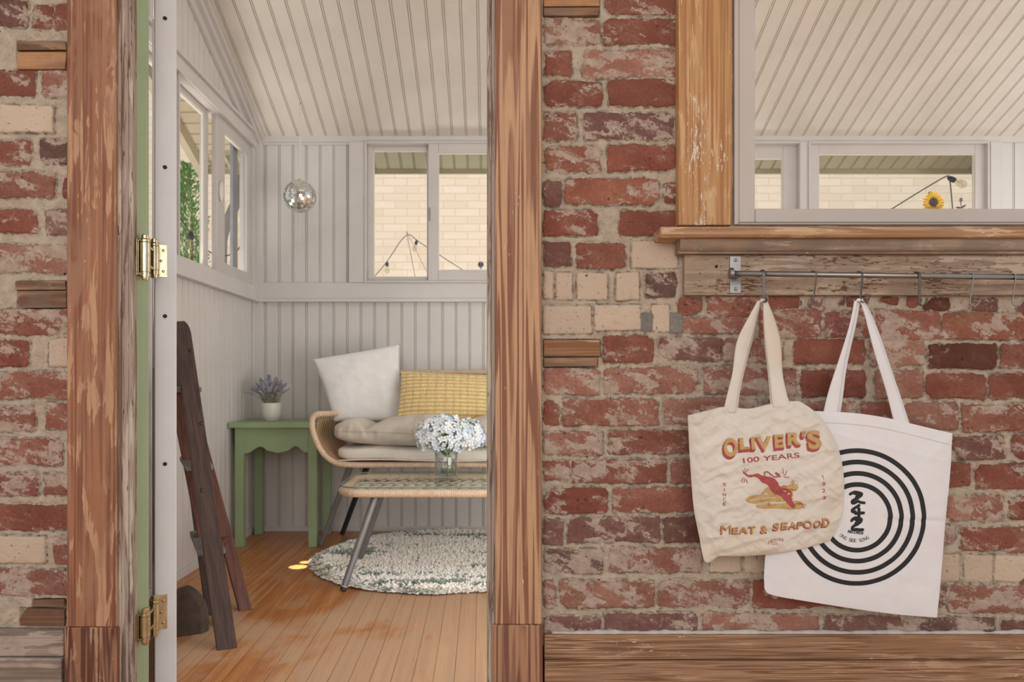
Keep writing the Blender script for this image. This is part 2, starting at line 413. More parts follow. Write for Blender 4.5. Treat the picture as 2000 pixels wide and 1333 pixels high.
def wall_patch(px0, px1, py0, py1, bricks, skip=None, step=1.7):
    nx = int((px1-px0)/step)+1; ny = int((py1-py0)/step)+1
    gx = np.linspace(px0, px1, nx); gy = np.linspace(py0, py1, ny)
    GX, GY = np.meshgrid(gx, gy)
    wx = GX+7.0*(fbm(GX/38, GY/38, 3, 3)-0.5)+4.6*(fbm(GX/9, GY/9, 5, 3)-0.5)
    wy = GY+8.0*(fbm(GX/46, GY/34, 11, 3)-0.5)+4.6*(fbm(GX/9, GY/8, 13, 3)-0.5)
    sd = np.full(GX.shape, 40.0); cr = np.zeros(GX.shape+(3,)); th = np.full(GX.shape, 0.6); lev = np.zeros(GX.shape); sharp = np.zeros(GX.shape)
    cr[:] = TYPE['r'][0][:3]
    for bi, (x0, y0, x1, y1, k) in enumerate(bricks):
        i0, i1 = np.searchsorted(gx, [x0-14, x1+14]); j0, j1 = np.searchsorted(gy, [y0-14, y1+14])
        if i1 <= i0 or j1 <= j0: continue
        s = (slice(j0, j1), slice(i0, i1)); r = random.Random(bi*7+int(x0))
        rot = r.uniform(-0.012, 0.012); cx = (x0+x1)/2; cy = (y0+y1)/2
        u = wx[s]-cx; v = wy[s]-cy
        if k == 'c': u = u*0.6+(GX[s]-cx)*0.4; v = v*0.6+(GY[s]-cy)*0.4
        u2 = u*math.cos(rot)+v*math.sin(rot); v2 = -u*math.sin(rot)+v*math.cos(rot)
        rad = 3.0 if k == 'c' else r.uniform(4, 9)
        hx = (x1-x0)/2+0.5; hy = (y1-y0)/2+0.5; rad = min(rad, hx-1, hy-1)
        # chipped corners
        qx = np.abs(u2)-(hx-rad); qy = np.abs(v2)-(hy-rad)
        d = np.hypot(np.maximum(qx, 0), np.maximum(qy, 0))+np.minimum(np.maximum(qx, qy), 0)-rad
        if k not in 'cg' and r.random() < 0.4:
            sx = r.choice((-1, 1)); sy = r.choice((-1, 1)); a = r.uniform(0.7, 1.6)
            d = np.maximum(d, (sx*u2-hx+r.uniform(6, 14))*0.7+(sy*v2-hy+4)*0.7*a)
        m = d < sd[s]
        sd[s] = np.where(m, d, sd[s])
        base, t0 = TYPE[k]; f = r.uniform(0.88, 1.12); g = r.uniform(-0.012, 0.012)
        if k == 'c': f = r.uniform(0.93, 1.05); g = 0
        c3 = (base[0]*f, base[1]*f*(1+g*3), base[2]*f*(1+g*2))
        # large tone drift across one brick
        dr = (fbm((GX[s]+bi*71)/60, GY[s]/40, bi, 2)-0.5)*(0.7 if k != 'c' else 0.12)
        for q in range(3):
            cr[s+(q,)] = np.where(m, c3[q]*(1+dr*(1.0 if q else 0.7)), cr[s+(q,)])
        th[s] = np.where(m, t0+r.uniform(-0.05, 0.05), th[s])
        lev[s] = np.where(m, r.uniform(-0.0022, 0.0022)+(u2/hx)*r.uniform(-0.001, 0.001), lev[s])
    n1 = fbm(GX/3.2, GY/3.2, 21, 4, 0.6); n2 = fbm(GX/14, GY/11, 23, 4, 0.6); n3 = fbm(GX/70, GY/50, 29, 3)
    wash = fbm(GX/34+n2*1.5, GY/17+n2*1.5, 31, 5, 0.62)
    wash = wash+0.16*(n3-0.5)-th
    # pits in the brick face
    pit = np.clip((vnoise(GX/3.1, GY/3.1, 41)-0.91)*11, 0, 1)*(vnoise(GX/40, GY/40, 43) > 0.35)
    m = np.clip(0.5-sd/3.2, 0, 1); m = m*m*(3-2*m)
    mort = -0.0052+0.0040*(n2-0.5)*2+0.0016*(n1-0.5)*2
    smear = np.clip((n3-0.55)*7, 0, 1)*0.0035
    crack = np.exp(-((sd-2.4)/1.3)**2)*np.clip((vnoise(GX/24, GY/24, 47)-0.45)*6, 0, 1)*0.0045
    brick = lev-0.0006+0.0011*(n1-0.5)*2+0.0016*(n2-0.5)*2-pit*0.0028-0.0016*np.exp(-(np.abs(sd)/4.0))
    h = brick*m+(mort+smear-crack)*(1-m)
    for (a, b, c, d) in WOODGAPS:
        e = np.minimum(np.minimum(GX-a+1, c-GX+1), np.minimum(GY-b+1, d-GY+1))
        h = np.where(e > 0, -0.018, h)
    XX = (GX-CX)/F*YW; ZZ = H+(CY-GY)/F*YW; YY = YW-h
    co = np.stack([XX, YY, ZZ], -1).reshape(-1, 3)
    idx = np.arange(nx*ny).reshape(ny, nx)
    q = np.stack([idx[:-1, :-1], idx[1:, :-1], idx[1:, 1:], idx[:-1, 1:]], -1)
    if skip is not None:
        ccx = (GX[:-1, :-1]+GX[1:, 1:])/2; ccy = (GY[:-1, :-1]+GY[1:, 1:])/2
        keep = ~((ccx > skip[0]) & (ccx < skip[1]) & (ccy > skip[2]) & (ccy < skip[3])); q = q[keep]
    q = q.reshape(-1, 4)
    dark = np.exp(-((sd-1.6)/1.6)**2)*np.clip((fbm(GX/7, GY/7, 51, 3)-0.48)*7, 0, 1)
    return co, q, sd.ravel(), cr.reshape(-1, 3), wash.ravel(), pit.ravel()+dark.ravel()*0.55

WIN = (1434, 2268, -400, 440)     # near window opening in wall-plane pixels
parts = [wall_patch(-500, 226, -420, 1262, LEFT), wall_patch(972, 2620, -420, 1262, RIGHT, WIN)]
cos, qs, sds, crs, ws, ps, off = [], [], [], [], [], [], 0
for co, q, sd, cr, w, p in parts:
    cos.append(co); qs.append(q+off); sds.append(sd); crs.append(cr); ws.append(w); ps.append(p); off += len(co)
# masonry body behind the face, with door and window openings
XD0 = X(228, 1.64); XD1 = X(972, 1.64)
bb = MB()
YWB = 1.718
ZT = 3.16
bx0 = X(-500, YW); bx1 = X(2620, YW)
for (a, b, z0, z1) in ((bx0, X(254, YWB), 0, ZT), (X(256, YWB), X(951, YWB), 2.12, ZT), (X(952, YWB), X(1400, YWB), 0, ZT),
                       (X(1400, YWB), X(2300, YWB), 0, Z(460, YWB)), (X(1400, YWB), X(2300, YWB), 1.95, ZT), (X(2270, YWB), bx1, 0, ZT)):
    bb.box(a, b, 1.668, YWB, z0, z1)
bv = np.array(bb.v); bf = np.array(bb.f)+off
cos.append(bv); sds.append(np.full(len(bv), 30.0)); crs.append(np.tile(TYPE['r'][0][:3], (len(bv), 1))); ws.append(np.full(len(bv), -1.0)); ps.append(np.zeros(len(bv)))
qs.append(bf)
cos = np.concatenate(cos); qs = np.concatenate(qs)
me = bpy.data.meshes.new('wall_front')
me.vertices.add(len(cos)); me.vertices.foreach_set('co', cos.astype(np.float32).ravel())
me.loops.add(len(qs)*4); me.loops.foreach_set('vertex_index', qs.astype(np.int32).ravel())
me.polygons.add(len(qs)); me.polygons.foreach_set('loop_start', np.arange(0, len(qs)*4, 4, dtype=np.int32))
me.polygons.foreach_set('use_smooth', np.ones(len(qs), dtype=bool))
me.update(calc_edges=True)
for nm, arr in (('sd', np.concatenate(sds)), ('wash', np.concatenate(ws)), ('pit', np.concatenate(ps))):
    a = me.attributes.new(nm, 'FLOAT', 'POINT'); a.data.foreach_set('value', arr.astype(np.float32))
a = me.color_attributes.new('bcol', 'FLOAT_COLOR', 'POINT')
cc = np.concatenate(crs); a.data.foreach_set('color', np.concatenate([cc, np.ones((len(cc), 1))], 1).astype(np.float32).ravel())
t = NT('old_brick_and_mortar')
o = t.mapping()
fn = t.noise(o, 520, 4, 0.65); fn2 = t.noise(o, 150, 4, 0.6); mid = t.noise(o, 45, 4, 0.6)
A = lambda n: t.add('ShaderNodeAttribute', attribute_name=n)
sdn = t.math('ADD', A('sd').outputs['Fac'], t.math('MULTIPLY', t.math('SUBTRACT', fn2, 0.5), 4.5))
sdn = t.math('ADD', sdn, t.math('MULTIPLY', t.math('SUBTRACT', fn, 0.5), 2.5))
bm_ = t.step(sdn, 0.7, -0.7)
wsh = t.math('ADD', A('wash').outputs['Fac'], t.math('MULTIPLY', t.math('SUBTRACT', fn, 0.5), 0.34))
wsh = t.math('ADD', wsh, t.math('MULTIPLY', t.math('SUBTRACT', fn2, 0.5), 0.26))
wm = t.math('MULTIPLY', t.step(wsh, -0.03, 0.07), 0.88)
haze = t.math('MULTIPLY', t.step(wsh, -0.22, 0.1), 0.20)
bc = t.mix(t.step(fn2, 0.3, 0.75), t.mix(t.math('MULTIPLY', 0.25, t.step(A('wash').outputs['Fac'], -0.9, -0.6)), A('bcol').outputs['Color'], col(70, 40, 34)), A('bcol').outputs['Color'])
bc = t.mix(t.math('MULTIPLY', t.step(mid, 0.45, 0.75), t.math('MULTIPLY', 0.3, t.step(A('wash').outputs['Fac'], -0.9, -0.6))), bc, col(120, 88, 80))
bc = t.mix(haze, bc, col(176, 152, 138))
wc = t.mix(t.step(mid, 0.35, 0.7), col(172, 152, 138), col(192, 175, 160))
bc = t.mix(wm, bc, wc)
mc = t.mix(t.step(mid, 0.3, 0.7), col(178, 162, 144), col(200, 184, 164))
mc = t.mix(t.step(fn, 0.60, 0.70), mc, col(214, 202, 186))
mc = t.mix(t.step(fn, 0.38, 0.28), mc, col(112, 98, 84))
cc_ = t.mix(bm_, mc, bc)
cc_ = t.mix(t.math('MULTIPLY', A('pit').outputs['Fac'], 1.15, clamp=True), cc_, col(52, 38, 34))
hh = t.math('ADD', t.math('MULTIPLY', fn, 0.7), t.math('MULTIPLY', fn2, 1.0))
hs = t.math('MULTIPLY', hh, t.math('ADD', 0.55, t.math('MULTIPLY', t.math('SUBTRACT', 1.0, bm_), 0.9)))
t.bsdf(cc_, 0.92, 0, t.bump(hs, 0.0016, 0.8), 0.15)
me.materials.append(t.m)
wall = bpy.data.objects.new('wall_front', me); C.objects.link(wall); struct(wall)

# wooden nailing blocks let into the brickwork (parts of the wall)
M_block = wood('block_wood', col(138, 96, 66), col(188, 140, 98), col(200, 154, 112), 'x', 14, 1.2, 5, 0.2, rough=0.8, grime=0.35)
M_block2 = wood('block_wood_old', col(112, 80, 60), col(148, 112, 84), col(166, 128, 98), 'x', 16, 1.5, 6, 0.2, rough=0.85, grime=0.5, seed=3)
for i, (a, b, c, d) in enumerate(WOODGAPS):
    y = YW+0.001*(i % 3)
    poly = [(a, b+0.8), (c-2+(i % 2)*2, b+0.3), (c-(i % 2)*3, d-1.2), (a, d-0.4)]
    if i == 7: poly = [(a+8, b+1), (c, b), (c, d-1), (a+14, d), (a, d-10)]
    if i == 9: poly = [(a+14, b), (c, b+3), (c, d), (a+2, d-2), (a, d-14)]
    MB().prism(poly, lambda u, v, tt: (X(u, YW), tt, Z(v, YW)), y+0.014, y-0.001).obj(
        'wood_block', M_block if i in (0, 2, 5) else M_block2, wall, bevel=0.0008, fix=True)

# ================================================================== floor
t = NT('fir_floorboards')
o = t.mapping(rot=(0, 0, R(-0.8)))
sep = t.add('ShaderNodeSeparateXYZ'); t.link(o, sep.inputs[0])
bw = 0.0575
bx = t.math('DIVIDE', t.math('ADD', sep.outputs[0], 10+0.0215), bw)
bid = t.math('FLOOR', bx); bfr = t.math('SUBTRACT', bx, bid)
wn = t.add('ShaderNodeTexWhiteNoise', noise_dimensions='1D'); t.link(bid, wn.inputs['W'])
# end joints
yy = t.math('DIVIDE', t.math('ADD', sep.outputs[1], t.math('MULTIPLY', wn.outputs[0], 7.0)), 2.3)
yid = t.math('FLOOR', yy)
wn2 = t.add('ShaderNodeTexWhiteNoise', noise_dimensions='2D')
cmb = t.add('ShaderNodeCombineXYZ'); t.link(bid, cmb.inputs[0]); t.link(yid, cmb.inputs[1]); t.link(cmb.outputs[0], wn2.inputs['Vector'])
off_ = t.add('ShaderNodeCombineXYZ'); t.link(sep.outputs[0], off_.inputs[0])
t.link(t.math('ADD', sep.outputs[1], t.math('MULTIPLY', wn2.outputs[0], 40.0)), off_.inputs[1])
g1 = t.noise(t.mapping((55, 1.4, 1), src=off_.outputs[0]), 1.0, 3, 0.5, 0.3)
g2 = t.noise(t.mapping((420, 7, 1), src=off_.outputs[0]), 1.0, 3, 0.6)
gr = t.math('ADD', g1, t.math('MULTIPLY', t.math('SUBTRACT', g2, 0.5), 0.9))
c0 = t.mix(t.step(gr, 0.3, 0.72), col(168, 100, 50), col(218, 154, 92))
c0 = t.mix(t.math('MULTIPLY', wn2.outputs[0], 0.5), c0, col(178, 106, 54))
wear = t.noise(t.mapping((1.0, 0.75, 1)), 1.9, 6, 0.62, 0.5)
wgr = t.math('MAXIMUM', -0.09, t.math('MINIMUM', 0.10, t.math('MULTIPLY', t.math('ADD', sep.outputs[0], 0.50), 0.30)))
wfac = t.step(t.math('ADD', wear, wgr), 0.40, 0.56)
c0 = t.mix(t.math('MULTIPLY', wfac, 0.66), c0, col(206, 178, 150))
w2 = t.noise(t.mapping((1.0, 0.6, 1), loc=(4, 2, 0)), 6.5, 5, 0.65, 0.4)
c0 = t.mix(t.math('MULTIPLY', t.step(w2, 0.55, 0.62), 0.35), c0, col(196, 170, 138))
scr = t.noise(t.mapping((1, 1, 1)), 90, 4, 0.7)
c0 = t.mix(t.math('MULTIPLY', t.step(scr, 0.66, 0.72), 0.5), c0, col(208, 190, 166))
gapn = t.noise(t.mapping((60, 9, 1)), 1, 2)
edge = t.math('ABSOLUTE', t.math('SUBTRACT', bfr, 0.5))
gap = t.step(t.math('ADD', edge, t.math('MULTIPLY', t.math('SUBTRACT', gapn, 0.5), 0.03)), 0.472, 0.488)
c0 = t.mix(t.math('MULTIPLY', gap, 0.62), c0, col(98, 78, 62))
rg = t.math('ADD', 0.30, t.math('MULTIPLY', wfac, 0.28))
t.bsdf(c0, rg, 0, t.bump(t.math('SUBTRACT', t.math('MULTIPLY', g2, 0.12), gap), 0.0012, 0.5), 0.45)
M_floor = t.m
fl = MB().box(-2.2, 3.6, -3.0, YB+0.02, -0.04, 0.0).obj('floor', M_floor); struct(fl)

# ================================================================== beadboard
M_wall = paint('porch_wall_paint', col(216, 212, 208), 0.42, (0.4, 0.4, 0.05), 0.12, 0.03)
M_ceil = paint('porch_ceiling_paint', col(222, 216, 208), 0.36, (0.4, 0.05, 0.4), 0.10, 0.04)
M_trimw = paint('porch_trim_paint', col(212, 208, 205), 0.36, (0.4, 0.4, 0.1), 0.12, 0.03)
M_soffit = paint('soffit_paint', col(176, 168, 140), 0.5, (0.4, 0.1, 0.4), 0.10, 0.05)
BEAD = [(-0.0066, 0), (-0.0058, -0.0065), (-0.0036, -0.0065), (-0.0026, -0.0012), (0, 0.0001), (0.0026, -0.0012), (0.0036, -0.0065), (0.0058, -0.0065), (0.0066, 0)]
def bead(mb, O, u, v, n, w, L, period, first):
    """boards of width period; beads centred at first + k*period along u"""
    O = Vector(O); u = Vector(u).normalized(); v = Vector(v).normalized(); n = Vector(n).normalized()
    xs = [(0.0, 0.0)]
    k = first % period
    while k < w:
        for dx, dz in BEAD:
            if 0 < k+dx < w: xs.append((k+dx, dz))
        k += period
    xs.append((w, 0.0))
    mb.grid([[O+u*x+n*d+v*l for x, d in xs] for l in (0.0, L)])
    b = len(mb.v)   # solid back so nothing leaks
    t_ = -0.014
    for x, l in ((0, 0), (w, 0), (w, L), (0, L)): mb.v.append(tuple(O+u*x+n*t_+v*l))
    mb.f.append((b, b+1, b+2, b+3))
    return mb
PB = 0.0743
phase_b = (-0.9365-XL) % PB
XR = 3.35
zs0, zs1 = 1.254, 1.357      # sill band
zh0 = Z(283, YB)
ZCB = Z(270, YB)
SL = 0.405
def zc(y): return ZCB+SL*(YB-y)
# far wall : wainscot, upper panels; windows between
WB0, WB1 = X(713, YB), X(1925, YB)
bw_ = MB()
bead(bw_, (XL, YB, 0), (1, 0, 0), (0, 0, 1), (0, -1, 0), XR-XL, zs0, PB, phase_b)
bead(bw_, (XL, YB, zs0), (1, 0, 0), (0, 0, 1), (0, -1, 0), WB0-XL, ZCB-zs0+0.05, PB, phase_b)
bead(bw_, (WB1, YB, zs0), (1, 0, 0), (0, 0, 1), (0, -1, 0), XR-WB1, ZCB-zs0+0.05, PB, (phase_b-(WB1-XL)) % PB)
bw_.box(XL-0.05, XR, YB+0.016, YB+0.10, -0.3, zs1-0.01)
bw_.box(XL-0.05, WB0, YB+0.016, YB+0.10, zs1-0.01, 2.2)
bw_.box(WB1, XR, YB+0.016, YB+0.10, zs1-0.01, 2.2)
struct(bw_.obj('wall_back', M_wall))
# left wall
PLW = 0.0605
def ywl(px): return XL*F/(px-CX)
WLW = [(2.30, 3.085), (3.112, 4.085)]
zl0, zl1 = 1.30, 2.115
lw = MB()
Y0 = YWB
LEN = YB-Y0
ph = (ywl(355.9)-Y0) % PLW
bead(lw, (XL, Y0, 0), (0, 1, 0), (0, 0, 1), (1, 0, 0), LEN, zs0, PLW, ph)
bead(lw, (XL, Y0, zl1), (0, 1, 0), (0, 0, 1), (1, 0, 0), LEN, 1.05, PLW, ph)
bead(lw, (XL, Y0, zs0), (0, 1, 0), (0, 0, 1), (1, 0, 0), WLW[0][0]-Y0, zl1-zs0, PLW, ph)
lw.box(XL-0.06, XL-0.015, Y0, YB+0.1, -0.3, zl0); lw.box(XL-0.06, XL-0.015, Y0, YB+0.1, zl1, 2.2)
lw.box(XL-0.06, XL-0.015, Y0, WLW[0][0], zl0, zl1); lw.box(XL-0.06, XL-0.002, WLW[0][1], WLW[1][0], zl0, zl1)
lw.box(XL-0.06, XL-0.002, WLW[1][1], YB+0.1, zl0, zl1)
struct(lw.obj('wall_left', M_wall))
# right wall of the porch (out of frame, closes the room)
rw = MB(); bead(rw, (XR, YB, 0), (0, -1, 0), (0, 0, 1), (-1, 0, 0), LEN, 1.0, PB, 0.02)
rw.box(XR+0.015, XR+0.06, Y0, YB+0.1, -0.3, 1.0)
struct(rw.obj('wall_right', M_wall))
# sloping ceiling
cl = MB(); vdir = Vector((0, -1, SL)).normalized(); nrm = Vector((0, -SL, -1)).normalized()
PC = 0.0763
clen = (YB-Y0+0.02)*math.sqrt(1+SL*SL)
bead(cl, (XL-0.001, YB, ZCB), (1, 0, 0), vdir, nrm, XR-XL, clen, PC, (-1.205-XL) % PC)
cl.quadbox([(XL-0.02, Y0, zc(Y0)+0.02), (XR, Y0, zc(Y0)+0.02), (XR, YB+0.05, zc(YB+0.05)+0.02), (XL-0.02, YB+0.05, zc(YB+0.05)+0.02),
            (XL-0.02, Y0, zc(Y0)+0.12), (XR, Y0, zc(Y0)+0.12), (XR, YB+0.05, zc(YB+0.05)+0.12), (XL-0.02, YB+0.05, zc(YB+0.05)+0.12)])
struct(cl.obj('ceiling', M_ceil))
# eaves outside: soffit + fascia (back) and rake (left)
YE = 4.389; XK = -1.66
ev = MB()
bead(ev, (XK, YE, zc(YE)), (1, 0, 0), vdir, nrm, XR-XK, (YE-YB-0.09)*math.sqrt(1+SL*SL), 0.0763, (-1.205-XK) % PC)
ev.box(XK, XR, YE, YE+0.02, 2.024, 2.14)
struct(ev.obj('trim_1', M_soffit))
M_rake = paint('rake_board_paint', col(205, 192, 168), 0.5, (0.4, 0.1, 0.4), 0.10, 0.05)
rk = MB()
def rp(x, y, dz=0): return (x, y, zc(y)+dz)
ud = Vector((0, 1, -SL)).normalized()
bead(rk, rp(XK, 1.9), ud, (1, 0, 0), nrm, (YE-1.9)*math.sqrt(1+SL*SL), XL-0.06-XK, 0.084, 0.03)
rk.quadbox([rp(XK-0.02, 1.9, -0.07), rp(XK+0.02, 1.9, -0.07), rp(XK+0.02, YE, -0.07), rp(XK-0.02, YE, -0.07),
            rp(XK-0.02, 1.9, 0.07), rp(XK+0.02, 1.9, 0.07), rp(XK+0.02, YE, 0.07), rp(XK-0.02, YE, 0.07)])
rk.quadbox([rp(XK, 1.9, 0.016), rp(XL, 1.9, 0.016), rp(XL, YE, 0.016), rp(XK, YE, 0.016),
            rp(XK, 1.9, 0.1), rp(XL, 1.9, 0.1), rp(XL, YE, 0.1), rp(XK, YE, 0.1)])
struct(rk.obj('trim_2', M_rake))

# interior trims of the porch
tr = MB()
tr.box(XL, XR, YB-0.014, YB, Z(279, YB), Z(269, YB)+0.02)                     # crown strip
tr.box(XL+0.03, X(1590, YB), YB-0.018, YB, zs0+0.012, zs1)                       # sill band
tr.box(X(1590, YB), XR, YB-0.018, YB, zs0+0.012, zs1)
tr.box(XL+0.02, XR, YB-0.034, YB, zs0-0.004, zs0+0.016)                           # sill ledge
tr.box(X(683, YB), X(713, YB), YB-0.022, YB, zs1, Z(279, YB))                  # stile beside window
tr.box(X(1930, YB), X(1952, YB), YB-0.022, YB, zs1, Z(279, YB))
tr.box(XL, X(515, YB), YB-0.02, YB, 0, Z(279, YB))                              # corner board
tr.box(X(515, YB), X(683, YB), YB-0.010, YB, Z(284, YB), Z(279, YB))
struct(tr.obj('trim_3', M_trimw, bevel=0.0025))
tl = MB()
tl.box(XL, XL+0.02, Y0, YB-0.02, zs0+0.012, zl0+0.035)
tl.box(XL, XL+0.036, Y0, YB-0.02, zs0-0.004, zs0+0.016)
tl.box(XL, XL+0.022, Y0, YB-0.02, 2.088, 2.15); tl.box(XL, XL+0.036, Y0, YB-0.02, 2.15, 2.166)
tl.box(XL, XL+0.012, YB-0.05, YB-0.02, 0, 2.15)
struct(tl.obj('trim_4', M_trimw, bevel=0.0025))
# raked crown moulding where ceiling meets left wall
ck = MB()
for (w, dz0, dz1) in ((0.018, -0.085, 0.0), (0.042, -0.045, 0.0), (0.06, -0.018, 0.0)):
    ck.quadbox([rp(XL, Y0, dz0), rp(XL+w, Y0, dz0), rp(XL+w, YB, dz0), rp(XL, YB, dz0),
                rp(XL, Y0, dz1+0.01), rp(XL+w, Y0, dz1+0.01), rp(XL+w, YB, dz1+0.01), rp(XL, YB, dz1+0.01)])
struct(ck.obj('trim_5', M_trimw, bevel=0.002))
struct(MB().box(XL, XR, YB-0.012, YB, 0, 0.026).obj('baseboard_back', M_trimw, bevel=0.003))
struct(MB().box(XL, XL+0.012, Y0, YB-0.012, 0, 0.034).obj('baseboard_porch_left', M_trimw, bevel=0.003))

# ------------------------------------------------ porch windows
M_vinyl = paint('window_vinyl', col(205, 200, 196), 0.3, (0.3, 0.3, 0.1), 0.05, 0.03)
M_bright = paint('window_glazing_bead', col(230, 224, 214), 0.3, (0.3, 0.3, 0.1), 0.02, 0.02)
M_screen = plain('screen_frame_grey', col(150, 150, 156), 0.4)
M_glass = glass('window_glass', (0.98, 0.985, 0.98, 1), 0.0, 0.12)
M_nglass = glass('near_window_glass', (0.985, 0.985, 0.98, 1), 0.0, 0.35)
def frame(mb, fn, u0, u1, v0, v1, wu, wv, d0, d1):
    """rectangular frame; fn(u,v,d)->3-D box corners via min/max"""
    for a, b, c, d in ((u0, u0+wu, v0, v1), (u1-wu, u1, v0, v1), (u0+wu, u1-wu, v0, v0+wv), (u0+wu, u1-wu, v1-wv, v1)):
        p = [fn(a, c, d0), fn(b, d, d1)]
        mb.box(*[w for k in range(3) for w in sorted((p[0][k], p[1][k]))])
fb = lambda u, v, d: (u, YB+d, v)
def back_window(name, x0, x1, sashes):
    r = sroot(name, (x0, YB, zs1))
    m = MB(); frame(m, fb, x0, x1, zs1-0.002, Z(279, YB), 0.012, 0.012, -0.03, 0.08)
    m.obj('window_frame', M_vinyl, r, bevel=0.002)
    for (a, b, z0, z1, d, wu) in sashes:
        q = MB(); frame(q, fb, a, b, z0, z1, wu, wu, d, d+0.03); s = q.obj('sash', M_vinyl, r, bevel=0.003)
        g = MB(); frame(g, fb, a+wu-0.001, b-wu+0.001, z0+wu-0.001, z1-wu+0.001, 0.004, 0.004, d+0.006, d+0.022); g.obj('glazing_bead', M_bright, s)
        MB().box(a+wu, b-wu, YB+d+0.013, YB+d+0.016, z0+wu, z1-wu).obj('glass_pane', M_glass, s)
    return r
zt = Z(281, YB)
wb = back_window('window_2', WB0, X(1562, YB), [
    (X(713, YB)+0.012, X(846, YB), zs1+0.002, zt, 0.012, 0.033),
    (X(834, YB)+0.008, X(1440, YB), Z(550, YB)+0.002, zt, -0.022, 0.056),
    (X(1420, YB), X(1562, YB)-0.012, zs1+0.002, zt, 0.012, 0.075)])
MB().box(X(838.5, YB), X(841.5, YB), YB-0.03, YB-0.02, Z(433, YB), Z(408, YB)).obj('latch', M_screen, wb)
wb2 = back_window('window_3', X(1575, YB), WB1+0.005, [
    (X(1575, YB)+0.012, X(1925, YB)-0.004, zs1+0.002, zt, -0.004, 0.056)])
struct(MB().box(X(1562, YB), X(1575, YB), YB-0.022, YB+0.05, zs1, Z(279, YB)).obj('trim_6', M_trimw, bevel=0.002))
fl_ = lambda u, v, d: (XL+d, u, v)
def left_window(name, y0, y1, sashes):
    r = sroot(name, (XL, y0, zl0))
    m = MB(); frame(m, fl_, y0, y1, zl0, zl1, 0.012, 0.03, -0.06, 0.012)
    m.obj('window_frame', M_vinyl, r, bevel=0.002)
    for (a, b, z0, z1, d, wa, wb_, wv) in sashes:
        q = MB()
        for (p0, p1, q0, q1) in ((a, a+wa, z0, z1), (b-wb_, b, z0, z1), (a+wa, b-wb_, z0, z0+wv), (a+wa, b-wb_, z1-wv, z1)):
            q.box(XL+d-0.026, XL+d, p0, p1, q0, q1)
        s = q.obj('sash', M_vinyl, r, bevel=0.002)
        g = MB(); frame(g, fl_, a+wa-0.001, b-wb_+0.001, z0+wv-0.001, z1-wv+0.001, 0.006, 0.004, d-0.018, d-0.006); g.obj('glazing_bead', M_bright, s)
        MB().box(XL+d-0.014, XL+d-0.011, a+wa, b-wb_, z0+wv, z1-wv).obj('glass_pane', M_glass, s)
    return r
left_window('window_4', WLW[0][0], WLW[0][1], [(WLW[0][0]+0.012, WLW[0][1]-0.012, zl0+0.03, zl1-0.03, -0.02, 0.03, 0.03, 0.025)])
wl5 = left_window('window_5', WLW[1][0], WLW[1][1], [
    (WLW[1][0]+0.012, ywl(421), zl0+0.03, zl1-0.03, -0.034, 0.055, 0.042, 0.026),
    (ywl(424), WLW[1][1]-0.01, zl0+0.02, zl1-0.015, 0.0, 0.105, 0.042, 0.075)])
MB().box(XL-0.055, XL-0.04, ywl(470), ywl(479), zl0+0.03, zl1-0.03).obj('screen_frame', M_screen, wl5)
yh = ywl(427)
MB().ball((XL+0.006, yh+0.02, Z(374, yh+0.02)), 0.05, 14, 10, 0.22, 0.42, 1.0).obj('latch', M_bright, wl5, smooth=True)

# ================================================================== door opening
M_cas_l = wood('stripped_casing_left', col(128, 80, 58), col(164, 112, 82), col(192, 150, 116), 'z', 42, 0.8, 5.0, 0.22, patch_c=col(164, 122, 94), flecks=0.06, grime=0.10, rough=0.6, hard=0.2)
M_cas_l2 = wood('stripped_plinth_left', col(96, 56, 42), col(152, 106, 80), col(178, 138, 108), 'z', 40, 1.8, 6.0, 0.35, flecks=0.05, grime=0.12, seed=1.7, hard=0.07, nz=0.4)
M_cas_r = wood('stripped_casing_right', col(138, 92, 68), col(198, 156, 120), col(204, 166, 132), 'z', 30, 0.65, 8.0, -0.9, patch_c=None, flecks=0.12, grime=0.10, seed=5.1, hard=0.07, nz=0.22)
M_cas_r2 = wood('stripped_plinth_right', col(124, 78, 60), col(180, 136, 104), col(190, 146, 114), 'z', 26, 0.9, 7.0, -0.9, flecks=0.10, grime=0.12, seed=9.3, hard=0.07, nz=0.3)
M_cas_w = wood('stripped_casing_window', col(162, 112, 70), col(196, 150, 100), col(206, 166, 122), 'z', 60, 1.2, 5.0, 0.15, flecks=0.55, grime=0.05, seed=2.2, hard=0.25, fine=0.8)
M_stool = wood('stripped_stool', col(156, 114, 84), col(192, 154, 118), col(208, 174, 138), 'x', 60, 1.4, 4.0, 0.25, flecks=0.35, grime=0.12, seed=7.7, hard=0.2)
M_apron = wood('weathered_moulding', col(138, 118, 100), col(166, 146, 126), col(182, 164, 146), 'x', 40, 1.2, 4, 0.45, patch_c=col(160, 134, 112), flecks=0.35, grime=0.5, seed=4.4, rough=0.8)
M_board = wood('weathered_backing_board', col(152, 130, 112), col(180, 160, 140), col(194, 176, 158), 'x', 70, 3.0, 4, 0.3, patch_c=col(174, 150, 126), flecks=0.80, fleck_c=col(108, 80, 62), grime=0.3, seed=6.1, rough=0.85, hard=0.25)
M_base_r = wood('stripped_baseboard', col(124, 86, 62), col(172, 132, 100), col(190, 154, 122), 'x', 120, 2.2, 6.5, 0.10, patch_c=col(154, 114, 84), flecks=0.16, grime=0.18, seed=8.8, hard=0.10)
M_base_l = wood('grey_baseboard', col(128, 112, 98), col(158, 142, 128), col(176, 160, 146), 'x', 40, 1.2, 4, 0.45, flecks=0.16, grime=0.4, seed=3.3)
